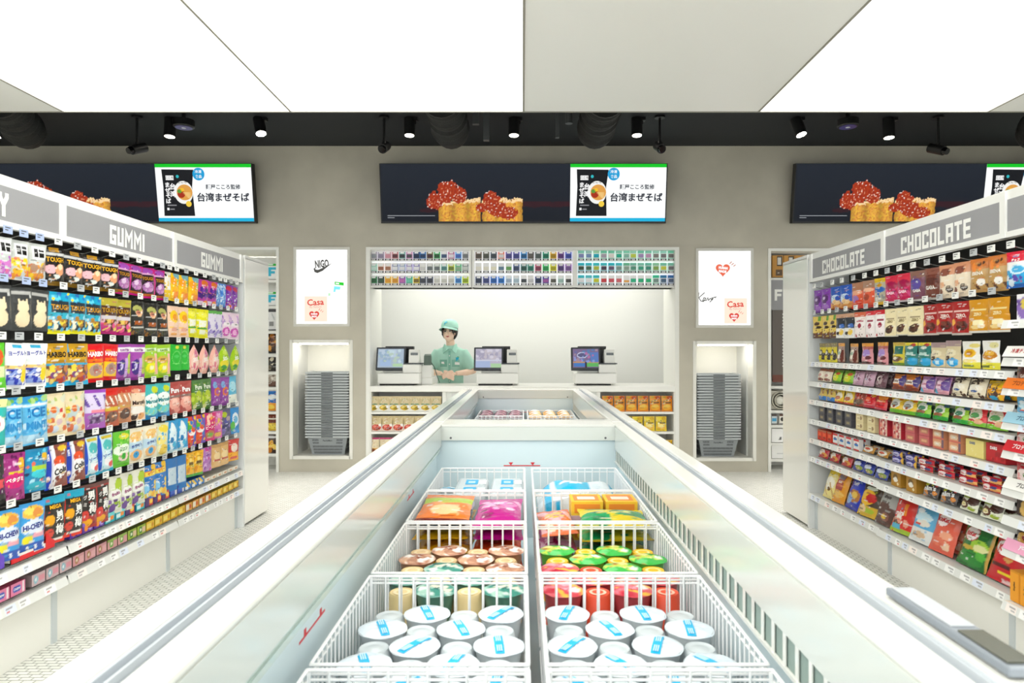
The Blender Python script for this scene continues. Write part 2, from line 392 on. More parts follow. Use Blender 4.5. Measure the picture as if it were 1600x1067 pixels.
def art_right(p, g):
    hx, hz = P_(1129.5, 421); p.add([g(a, c, 1) for a, c in heart(hx, hz, .083)], [tuple(range(28))], 0, lin('e0664a'))
    ptext(p, g, 'HUMAN', 1130, 418.5, 4.2, (1, 1, 1), 2, .06, -.12, .10); ptext(p, g, 'MADE', 1129, 424, 4.2, (1, 1, 1), 2, .06, -.12, .085)
    for i in range(3): ribbon(p, [P_(1140+i*3, 412+i*2), P_(1143.5+i*3, 408.5+i*2.5)], .010, lambda a, b: g(a, b, 1), 0, lin('c08a78'))
    for st in ([(1092, 457), (1091, 467), (1090, 471)], [(1101, 457), (1092, 465), (1095, 470), (1099, 471), (1103, 466), (1100, 465), (1098, 470), (1104, 469), (1106, 465), (1107, 469), (1110, 466), (1112, 468), (1113, 464)],
               [(1114, 467), (1111, 470), (1109, 472)], [(1113, 467), (1116, 464), (1118, 465), (1119, 463)]):
        ribbon(p, [P_(*q) for q in st], .0085, lambda a, b: g(a, b, 1), 0, DG)
    casa(p, g, 1132, 466)
lightbox('lightbox_poster', PL, 'backlit white poster with black swoosh logo, above left-hand basket niche', art_left)
lightbox('lightbox_poster', PR, 'backlit white poster with red heart and black handwritten signature', art_right)

# ---------------------------------------------------------------- LED screens high on the wall
def food_print(u, v):
    x = 17+u*1523; y = 325-v*290          # units of the picture
    N = lambda k, o: NZ.noise(Vector((x*k, y*k, o)))
    n = N(.022, 1); n2 = N(.055, 5); n3 = N(.13, 9)
    c = (.006+.008*v, .009+.010*v, .016+.014*v)
    if abs(y-238+8*n) < 14 and x > 740: c = (.035+.015*n, .008, .014)
    for x0, x1, yt in ((322, 400, 222), (398, 482, 212), (478, 548, 208), (556, 640, 222), (628, 772, 208)):
        if x0+3*n2 <= x <= x1+3*n2 and y > yt+14*n+5*n3:
            e = min(x-x0, x1-x)/30; k = .55+.45*min(1, max(0, e)); st = N(.09, 3+x0)
            c = (k*(.80+.18*st), k*(.40+.20*st+.12*n2), k*(.05+.08*max(0, n3)))
            if y < yt+20+8*n2: c = (.97, .70+.15*n3, .36)
            if n3 > .34: c = (.45, .16, .02)
    for cx, cy, rx, ry in ((372, 172, 60, 56), (300, 225, 42, 48), (430, 190, 45, 42), (605, 213, 46, 42), (640, 262, 60, 40), (695, 280, 55, 34), (555, 255, 34, 22), (345, 212, 50, 20)):
        d = ((x-cx)/rx)**2+((y-cy)/ry)**2
        if d < .95+.55*n2+.3*n3:
            k = .5+.5*n3; c = (.18+.42*max(0, k), .012+.09*max(0, k)**2, .008)
            if n3 > .30 and d < .7: c = (.78, .30, .16)
            if n3 > .46: c = (.95, .80, .74)
    if ((x-272)/48)**2+((y-270)/12)**2 < .9+.5*n2: c = (.03, .006, .012)
    return c
def led_screen(loc, label):
    e = empty('led_screen', loc, label, 'screen', 'advert screens above the counter'); e.rotation_euler = (math.radians(9), 0, 0)
    wd, hh = 3.04, .60; hw = wd/2; us = .664
    MB().box(-hw-.012, .0, -.02, hw+.012, .075, hh+.005).build('housing', BLK, e, 0)
    def pt(u, v, k=1): return (-hw+u*wd, -.0012*k, v*hh)
    m = MB(); m.grid(lambda u, v: pt(u*us, v), 300, 70, 0, lambda u, v: food_print(u*us, v))
    for i, wd_ in enumerate((.09, .62)): m.add([pt(.02, .06+.035*i, 2), pt(.02+wd_*.27, .06+.035*i, 2), pt(.02+wd_*.27, .07+.035*i, 2), pt(.02, .07+.035*i, 2)], [(0, 1, 2, 3)], 0, (.4, .42, .45))
    m.build('food_picture', SCREEN, e, 0)
    m = MB(); q = lambda u0, v0, u1, v1, c, k=1: m.add([pt(u0, v0, k), pt(u1, v0, k), pt(u1, v1, k), pt(u0, v1, k)], [(0, 1, 2, 3)], 0, lin(c))
    q(us, 0, 1, 1, 'fdffff'); q(us, 0, 1, .06, '18b4e0', 2); q(us, .94, 1, 1, '10c828', 2)
    # black noodle pack
    X = lambda x: (x-17)/1523; Y = lambda y: (325-y)/290
    m.add([pt(X(a), Y(b), 2) for a, b in ((1062, 62), (1066, 150), (1060, 297), (1225, 297), (1220, 150), (1232, 64))], [(5, 4, 1, 0), (4, 3, 2, 1)], 0, lin('14161c'))
    def disc(cx, cy, rx, ry, c, k, n=24): m.add([pt(X(cx+rx*cos(2*pi*i/n)), Y(cy+ry*sin(2*pi*i/n)), k) for i in range(n)], [tuple(range(n-1, -1, -1))], 0, lin(c))
    disc(1172, 178, 50, 58, 'f4f4f0', 3); disc(1178, 178, 42, 40, 'e0a04a', 4); disc(1160, 188, 20, 18, 'a83018', 5); disc(1152, 172, 12, 10, '5a9a3a', 6); disc(1166, 165, 11, 9, 'f6c02a', 6); disc(1196, 236, 15, 15, 'f4d04a', 4)
    for dx in range(5): disc(1190+dx*3, 180+dx*6, 22-dx*3, 3, 'f0c47a', 6)
    q(X(1082), Y(116), X(1124), Y(93), 'f4f4f4', 3); disc(1145, 98, 8, 8, '30b8c0', 3)
    t = lambda s, x, y, h, c, k=7, bold=.02, mw=None: put_text(m, s, h/290*hh, lambda a, b_: (-hw+X(x)*wd+a, -.0012*k, Y(y)*hh+b_), 0, c, bold, mw)
    for i, ch in enumerate('まぜそば'): t(ch, 1090, 140+27*i, 25, 'ffffff', 7, .03)
    for i, ch in enumerate('台湾'): t(ch, 1118, 148+38*i, 32, 'ffffff', 7, .03)
    t('こころ', 1103, 104, 12, '222222'); t('こころ', 1170, 125, 14, '222222')
    q(X(1078), Y(268), X(1090), Y(256), 'f4f4f4', 3); q(X(1094), Y(266), X(1118), Y(260), '88888c', 3); q(X(1082), Y(246), X(1130), Y(240), '88888c', 3)
    disc(1259, 86, 32, 32, '1ea0d8', 4); t('冷凍', 1259, 74, 17, 'ffffff', 8); t('食品', 1259, 98, 17, 'ffffff', 8)
    t('麺屋こころ監修', 1385, 150, 25, '20283a', 3, .02); t('台湾まぜそば', 1383, 202, 45, '1a2030', 3, .028)
    m.build('advert_picture', SCREEN, e, 0); return e
led_screen((PX(818, 7.35), 7.34, PZ(346, 7.35)), 'long LED advert screen with noodle pack, above the counter')
led_screen((PX(177, 7.35), 7.34, PZ(346, 7.35)), 'long LED advert screen above the gummi aisle, mostly behind gondola header')
led_screen((PX(1460, 7.35), 7.34, PZ(346, 7.35)), 'long LED advert screen above chocolate aisle, noodle pack half hidden')

# ---------------------------------------------------------------- spotlights, cameras, ducts on the dark ceiling
LAMP = mat('spot_lamp_glass', 'fff8e8', .4, emit=30)
YS = 6.55
def spot(x, y0, y1, tilt, label, on=True):
    X = PX(x, YS); e = empty('track_spotlight', (X, YS, PZ(y1, YS)), label, 'spotlight', 'black track spotlights on the dark ceiling')
    hh = (y1-y0)*YS/F; a = tilt
    d = Vector((sin(a), -.25, -1)).normalized() if tilt else Vector((0, -.08, -1)).normalized()
    top = Vector((0, 0, hh)); c0 = Vector((0, 0, hh*.92)); c1 = c0+d*hh*.86
    MB().cyl(c0, c1, .053, n=20).build('lamp_head', BLK, e)
    MB().cyl(c1-d*.004, c1+d*.003, .044, n=20).build('lens', LAMP if on else mat('dim_lens', 'fff8e8', .3, emit=5), e)
    MB().cyl(top-Vector((-.05, 0, .07)), (.05, 0, ZD-PZ(y1, YS)), .012, n=8).box(.02, -.03, ZD-PZ(y1, YS)-.03, .08, .03, ZD-PZ(y1, YS)).build('bracket', BLK, e)
    if 1:
        l = bpy.data.lights.new('spot_beam', 'SPOT'); l.energy = 75; l.spot_size = 1.1; l.spot_blend = .6; l.shadow_soft_size = .04; l.color = (1, .97, .93)
        lo = bpy.data.objects.new('spot_beam', l); COL.objects.link(lo); lo.parent = e; lo.location = c1+d*.02; lo.rotation_euler = d.to_track_quat('-Z', 'Y').to_euler()
for x, y0, y1, t, lb, on in ((4, 187, 217, -.3, 'black spotlight at the far candy side, lit, cut by frame edge', True), (266, 183, 216, 0, 'straight black spotlight beside the disc sensor over the gummi aisle', False),
    (404, 183, 214, .25, 'glowing tilted spotlight above the gummi aisle screen end', True), (640, 183, 214, 0, 'straight black spotlight beside the camera above the clerk', False),
    (803, 183, 214, 0, 'straight black spotlight in the centre, over the middle register', False), (995, 183, 214, 0, 'straight black spotlight above the lone register', False),
    (1243, 183, 216, .25, 'glowing tilted spotlight above the start of the chocolate screen', True), (1388, 183, 218, 0, 'straight black spotlight beside the disc sensor over chocolate aisle', False)):
    spot(x, y0, y1, t, lb, on)
def cctv(x, y0, y1, side, label):
    Y = 6.5; e = empty('security_camera', (PX(x, Y), Y, PZ(y1, Y)), label, 'camera', 'black security cameras on drop poles')
    zt = ZD-PZ(y1, Y); d = Vector((side*.55, -.7, -.35)).normalized(); c = Vector((0, 0, .1))
    MB().cyl((0, 0, .14), (0, 0, zt), .012, n=8).cyl((0, 0, zt-.02), (0, 0, zt), .05, n=14).build('drop_pole', BLK, e)
    MB().cyl(c-d*.09, c+d*.06, .045, n=18).cyl((0, 0, .09), (0, 0, .16), .02, n=10).build('housing', BLK, e)
    MB().cyl(c+d*.06, c+d*.1, .036, .03, n=16).build('lens', mat('camera_lens', '08080a', .08), e)
cctv(214, 180, 249, -.6, 'black security camera on pole above the gummi aisle'); cctv(600, 180, 247, -.1, 'black security camera on pole above the clerk')
cctv(1031, 180, 247, .1, 'black security camera on pole right of the lone register'); cctv(1466, 180, 250, .6, 'black security camera on pole above the chocolate aisle')
for x, y, lb in ((287, 191, 'violet-faced disc sensor hanging above gummi aisle'), (1325, 190, 'dark disc sensor hanging above chocolate aisle')):
    Y = 6.4; e = empty('ceiling_sensor', (PX(x, Y), Y, PZ(y, Y)), lb, 'sensor')
    MB().lathe([(.02, -.05), (.085, -.05), (.095, -.04), (.095, .02), (.03, .03), (.02, .03)], 24).cyl((0, 0, .03), (0, 0, ZD-PZ(y, Y)), .02, n=8).build('body', BLK, e)
    MB().lathe([(.0, -.0535), (.075, -.0535), (.075, -.05)], 24).build('face', mat('sensor_face', '4a4a8a' if x < 800 else '2a1a2a', .3), e)
    MB().lathe([(.0, -.057), (.018, -.057), (.02, -.0535)], 12).build('lens', mat('sensor_lens', 'c8ccd8', .2), e)
DUCT = mat('duct_foil', '131515', .75, noise=.7, nscale=14, bump=1, bscale=60)
for x, y, r, lb in ((703, 195, .165, 'wrinkled dark insulated duct left of the centre pole'), (932, 195, .165, 'wrinkled dark insulated duct right of the centre spotlight'),
                    (85, 195, .165, 'wrinkled dark insulated duct above the gummi aisle'), (1575, 196, .165, 'wrinkled dark insulated duct above the chocolate aisle')):
    Y = 6.2; X = PX(x, Y); z = PZ(y, Y); m = MB()
    sk = .9 if x < 200 else (-.9 if x > 1500 else 0)
    pts = [(X-sk*k*.4, 5.5+k*.85, z+.02*sin(k*5)) for k in [i/24 for i in range(25)]]
    tag(m.tube(pts, r, 20, radii=[r*(1+.05*sin(i*2.3)+.03*sin(i*5.1)) for i in range(25)]).build('air_duct', DUCT), lb, 'duct')
Y = 6.4
tag(MB().box(PX(755, Y), Y, PZ(218, Y), PX(764, Y), Y+.06, ZD).build('hanger_bar', mat('dull_steel', '55585a', .5), smooth=0), 'short grey steel hanger bar beside the middle duct', 'bar')
tag(MB().box(PX(738, Y), Y, PZ(193, Y), PX(748, Y), Y+.05, ZD).build('junction_box', mat('dull_steel'), smooth=0), 'small grey junction box left of the steel hanger bar', 'junction box')
tag(MB().box(PX(868, Y), Y, PZ(214, Y), PX(874, Y), Y+.05, ZD).cyl((PX(889, Y), Y, PZ(193, Y)), (PX(889, Y), Y, ZD), .035, n=12).build('conduit_bracket', mat('dull_steel'), smooth=0), 'grey steel bracket with conduit end, right of the centre spotlight', 'bracket')
# ---------------------------------------------------------------- packages: bags, pouches, boxes
PROTO = {}
def place_bits(m, T, fn, w, h, mi=0):
    for s, u, v, hh, c, rot, mw in T:
        put_text(m, s, hh*h, lambda a, b: fn(u+a/w, v+b/h), mi, c, .035, mw*w, rot)
def bag_mesh(key, spec, w, h, t, kind):
    """pillow bag; origin at the bottom centre, front faces -Y"""
    fn, T = painter(spec, h/w); q = random.Random(key); ph = [q.uniform(0, 6) for _ in range(6)]
    back = fn(.03, .5)
    def outline(v):
        if kind == 'drop': return max(.06, (1-abs((v-.42)/(.58 if v > .42 else .62))**1.7))*.98
        if kind == 'pouch': return 1-.10*sin(pi*v)**2*(v > .5)-.03*v
        return 1-.05*sin(pi*v)+.012*sin(23*v+ph[0])
    def prof(u, v):
        a = max(0, 1-abs(2*u-1)**3.2)
        if kind == 'pouch': b = min(1, (1-v)*1.25)*(.65+.35*min(1, v*6))*(v < .96)
        else: b = max(0, sin(pi*min(1, max(0, (v-.05)/.88))))**.55 if kind != 'flat' else .35
        wr = .10*sin(9*u+ph[1]+4*v)*sin(7*v+ph[2])+.07*sin(17*v+5*u+ph[3])
        return a*b*(1+wr)+(.03*sin(19*u+ph[4]) if b < .2 else 0)
    pal = [c for c in (fn(q.random(), q.random()) for _ in range(5))]+[(.85, .85, .82), (.9, .9, .88), (.02, .02, .02)]
    bits = [] if kind in ('flat',) or key == 'ct' else [(q.uniform(.05, .7), q.uniform(.06, .92), q.uniform(.07, .3), q.uniform(.016, .034), q.choice(pal)) for _ in range(11)]+[(q.uniform(.05, .85), q.uniform(.06, .9), q.uniform(.04, .09), q.uniform(.03, .05), q.choice(pal)) for _ in range(8)]
    def fc(u, v):
        c = fn(u, v)
        for a, b_, l_, hh_, cc in bits:
            if a < u < a+l_ and b_ < v < b_+hh_: return tuple(.35*x+.65*y for x, y in zip(c, cc))
        return c
    f0 = lambda u, v, k=0: ((u-.5)*w*outline(v), -t*.42*prof(u, v)-k, v*h)
    m = MB(); m.grid(lambda u, v: f0(u, v), 26, 40, 0, fc)
    m.grid(lambda u, v: ((.5-u)*w*outline(v), t*.45*max(0, prof(u, v))+.0004, v*h), 6, 10, 0, None, back)
    place_bits(m, T, lambda u, v: f0(min(1, max(0, u)), min(1, max(0, v)), .0012), w, h)
    o = m.build('package', FOIL, None, 60); me = o.data; bpy.data.objects.remove(o); return me
def box_mesh(key, spec, w, h, t, top=None):
    fn, T = painter(spec, h/w); m = MB(); side = fn(.02, .5)
    m.grid(lambda u, v: ((u-.5)*w, 0, v*h), 18, max(6, int(18*h/w)), 0, fn)
    m.add([(-w/2, 0, 0), (w/2, 0, 0), (w/2, t, 0), (-w/2, t, 0), (-w/2, 0, h), (w/2, 0, h), (w/2, t, h), (-w/2, t, h)],
          [(0, 3, 2, 1), (4, 5, 6, 7), (1, 2, 6, 5), (0, 4, 7, 3), (2, 3, 7, 6)], 0, lin(top) if top else side)
    place_bits(m, T, lambda u, v: ((u-.5)*w, -.0008, v*h), w, h)
    o = m.build('package', CARTON, None, 30); me = o.data; bpy.data.objects.remove(o); return me
def product(name, key, spec, w, h, t, kind, loc, rot, sx=1, label=None, cat='bag', group=None):
    k = (key, kind)
    if k not in PROTO: PROTO[k] = (box_mesh if kind == 'box' else bag_mesh)(*((key, spec, w, h, t) if kind == 'box' else (key, spec, w, h, t, kind))), w, h
    me, w0, h0 = PROTO[k]
    me.name = name
    o = bpy.data.objects.new(name, me); COL.objects.link(o); o.location = loc; o.rotation_euler = rot; o.scale = (sx*w/w0, 1, h/h0)
    return tag(o, label, cat, group)

# ---------------------------------------------------------------- gondolas
XL, XR = -2.10, 2.15
LROWS = [1.835, 1.637, 1.402, 1.175, .943, .714]       # peg heights
LB = [5.14, 4.157, 3.15, 2.14]                          # bay joints (Y)
RB = [5.12, 4.10, 3.08, 2.05]
RSH = [1.25, 1.105, .97, .825, .683, .547, .268]
TAGW = mat('price_tag', 'f2f2ee', .4); TAGB = mat('price_tag_blue', 'b4c4e8', .3); TAGG = mat('price_tag_grey', 'bfc2c4', .3); INK = mat('print_ink', '55585c', .6)
def shelf_mb(x_lip, x_back, y0, y1, z, sg, lip=.036):
    """sg=+1: aisle side is +X.  shelf board, price rail and paper labels"""
    m = MB(); m.box(min(x_lip, x_back), y0, z-.018, max(x_lip, x_back), y1, z-.002)
    a, b_ = x_lip, x_lip+sg*.012
    m.add([(a, y0, z), (b_, y0, z-lip), (b_, y1, z-lip), (a, y1, z), (a-sg*.01, y0, z), (a-sg*.01, y1, z), (a-sg*.01, y0, z-lip), (a-sg*.01, y1, z-lip)],
          [(0, 1, 2, 3), (0, 3, 5, 4), (4, 6, 1, 0), (3, 2, 7, 5), (1, 6, 7, 2)])
    return m
def price_labels(x_lip, y0, y1, z, sg, seed, lip=.036):
    """the price rail's paper insert, printed with labels of different widths"""
    q = random.Random(seed); spans = []; y = y0+.05
    while y < y1-.08:
        wd = q.choice((.05, .06, .07)); spans.append((y, y+wd, lin(q.choice(('fcfcfa', 'fcfcfa', 'e4ebfa', 'fdf2ec'))), q.random() < .3)); y += wd+q.choice((.02, .05, .09))
    base = lin('e6e7e4'); n = int((y1-y0)/.006); m = MB()
    def c(u, v):
        y = y0+u*(y1-y0)
        for a, b_, cc, red in spans:
            if a <= y <= b_:
                t = (y-a)/(b_-a)
                if .12 < t < .7 and .55 < v < .8: return lin('9a9a9c')
                if .12 < t < .45 and .2 < v < .45: return lin('d46a6a') if red else lin('b0b0b2')
                return cc if .05 < v < .95 else base
        return base
    m.grid(lambda u, v: (x_lip+sg*(.012*(1-v)+.0015), y0+u*(y1-y0), z-lip*(1-v)), n, 6, 0, c)
    return m
def bay(side, i, y1, y0, sign, label):
    """one gondola bay between y0 (near) and y1 (far)"""
    sg = 1 if side == 'L' else -1; X = XL if side == 'L' else XR; B = X-sg*.42
    e = empty('gondola_shelf', (X, (y0+y1)/2, 0), label, 'shelf', 'gondola bays of the %s aisle' % ('candy' if side == 'L' else 'chocolate'))
    o = lambda m, n, mm, bev=0, par=None, sm=0: _off(m.build(n, mm, None, sm, bev), e if par is None else par, (X, (y0+y1)/2))
    y1 -= .002; y0 += .002
    b2 = lambda m, xa, xb, ya, za, yb, zb: m.box(min(xa, xb), ya, za, max(xa, xb), yb, zb)
    BX = X-sg*.26 if side == 'L' else X-sg*.30
    o(b2(MB(), BX-sg*.03, BX, y0, .26, y1, 1.90), 'back_panel', DK)
    m = b2(MB(), X-sg*.45, X-sg*.012, y0, 2.012, y1, 2.055); b2(m, X-sg*.03, X-sg*.004, y0, 1.842, y1, 1.868); b2(m, X-sg*.03, X-sg*.001, y1-.035, 1.842, y1, 2.05)
    o(m, 'header_frame', WM)
    sgn = b2(MB(), X-sg*.03, X-sg*.012, y0+.0, 1.868, y1-.035, 2.012)
    so = o(sgn, 'sign_panel', GREYSIGN)
    if sign:
        lm = MB(); zc = 1.935 if side == 'L' else 1.932; yc = (y0+y1)/2 + (0 if side == 'L' else 0)
        block_text(lm, sign, .098 if side == 'L' else .095, lambda a, b: (X-sg*.0105, yc+sg*a, zc+b), 0, .37 if side == 'L' else .42, .205)
        t = lm.build('lettering', LETTER, None, 0); t.parent = so; t.location = (0, 0, 0)
        for v in t.data.vertices: v.co.x -= X; v.co.y -= (y0+y1)/2
    m = b2(MB(), X-sg*.06, X-sg*.05, y0+.004, .0, y1-.035, .235); o(m, 'base_panel', WG)
    m = b2(MB(), X-sg*.055, X-sg*.044, y1-.035, 0, y1, .24); o(m, 'base_trim', mat('pale_blue_trim', 'cfd6d8', .4))
    if side == 'L': sh = ((.437, 0), (.30, 1))
    else: sh = [(z, k) for k, z in enumerate(RSH)] if i < 2 else [(z, k) for k, z in enumerate((1.47, 1.31, 1.186, 1.04, .917, .76, .635, .50, .268))]
    xl = X if not (side == 'R' and i == 2) else X-.08
    if side == 'R' and i == 1: xl = X-.016
    for z, k in sh:
        ya, yb = (y0+.004, y1-.14) if side == 'R' and i == 2 else (y0-.125 if side == 'R' and i == 1 else y0+.004, y1-.004)
        s_ = o(shelf_mb(xl, BX, ya, yb, z, sg), 'shelf', WM)
        p = price_labels(xl, ya+.006, yb-.006, z, sg, k*7+i*31+(5 if side == 'R' else 0)).build('price_strip', CARTON, None, 0); p.parent = s_
        for v in p.data.vertices: v.co.x -= X; v.co.y -= (y0+y1)/2
    if side == 'L':
        for z in (.437+.004, .30+.004):
            m = MB(); y = y0+.02
            for xx in (BX+.003, X-.012): m.tube([(xx, y0+.01, z+.009), (xx, y1-.01, z+.009)], .002, 5)
            while y < y1-.01:
                m.tube([(BX, y, z+.009), (X-.010, y, z+.009)], .0018, 5); y += .045
            o(m, 'wire_shelf_grid', mat('steel_wire', 'b9bcbc', .3, 1), 0, None, 40)
    if i == 0:
        m = b2(MB(), X-sg*.44, X-sg*.002, y1-.0, 0, y1+.03, 2.012); o(m, 'end_post', mat('pale_grey_metal', 'e3e6e6', .3))
    return e, BX
def _off(o, par, xy):
    o.parent = par
    for v in o.data.vertices: v.co.x -= xy[0]; v.co.y -= xy[1]
    return o
BAYS = {}
for i, (sg_, lb) in enumerate((('GUMMI', 'candy gondola bay beside the white end unit, gummi lettering on its sign'), ('GUMMI', 'middle candy gondola bay, between the other two, gummi lettering on its sign'), ('CANDY', 'candy gondola bay closest to the camera, dark-pouch end, cut by frame'))):
    BAYS['L', i] = bay('L', i, LB[i], LB[i+1], sg_, lb)
for i, (sg_, lb) in enumerate((('CHOCOLATE', 'chocolate gondola bay beside the white end unit, with hanging purple bags'), ('CHOCOLATE', 'middle chocolate gondola bay with the largest chocolate lettering'), ('', 'chocolate gondola bay closest to the camera, with protruding shelves and cards'))):
    BAYS['R', i] = bay('R', i, RB[i], RB[i+1], sg_, lb)
for sd, X, Y, lb in ((-1, XL, LB[0]+.03, 'glossy white end unit closing the candy gondola'), (1, XR, RB[0]+.03, 'glossy white end unit closing the chocolate gondola')):
    e = empty('end_unit', (X, Y, 0), lb, 'cabinet'); s = sd
    f = lambda xa, ya, za, xb_, yb, zb: MB().box(min(xa, xb_), ya, za, max(xa, xb_), yb, zb)
    f(s*.012, 0, .012, s*.92, .47, 2.03).build('cabinet', WG, e, 0); f(0, .002, .02, s*.012, .48, 2.035).build('side_panel', WG, e, 0, .002)
    f(s*.03, .01, 0, s*.9, .44, .012).build('plinth', mat('dull_steel'), e, 0)
    f(0, 0, 2.03, s*.93, .48, 2.055).build('top_panel', WM, e, 0)
# peg hook with its price tag
def make_hook():
    m = MB(); m.tube([(0, .0, 0), (0, -.21, 0), (0, -.25, .012)], .0025, 6)
    h = m.build('peg_hook', mat('hook_steel', 'c8caca', .25, 1))
    t = MB().box(-.022, -.262, .006, .022, -.259, .036).build('price_tag', TAGW, h, 0)
    return h
HOOK = make_hook(); HOOK_T = HOOK.children[0]
def tag_mesh(mt, nm):
    m = MB(); m.box(-.024, -.262, .004, .024, -.259, .036)
    for k, w_ in ((.026, .03), (.016, .018)): m.add([(-.018, -.2625, k), (-.018+w_, -.2625, k), (-.018+w_, -.2625, k+.004), (-.018, -.2625, k+.004)], [(0, 1, 2, 3)], 1)
    o = m.build(nm, [mt, INK], None, 0); me = o.data; bpy.data.objects.remove(o); return me
TM = [tag_mesh(TAGW, 'price_tag'), tag_mesh(TAGG, 'price_tag_grey'), tag_mesh(TAGB, 'price_tag_blue')]
HM = HOOK.data; bpy.data.objects.remove(HOOK_T); bpy.data.objects.remove(HOOK)
def hook(side, Y, z, j, blue=False):
    bays = LB if side == 'L' else RB
    i = 0 if Y > bays[1] else (1 if Y > bays[2] else 2)
    e, BX = BAYS[side, i]; X = XL if side == 'L' else XR
    h = bpy.data.objects.new('peg_hook', HM); COL.objects.link(h); h.parent = e
    h.location = (BX-X, Y-e.location.y, z); h.rotation_euler = (0, 0, pi/2 if side == 'L' else -pi/2); h.scale = (1, 1 if side == 'L' else 1.2, 1)
    t = bpy.data.objects.new('price_tag', TM[2 if blue else (0 if (j*7) % 3 != 1 else 1)]); COL.objects.link(t); t.parent = h
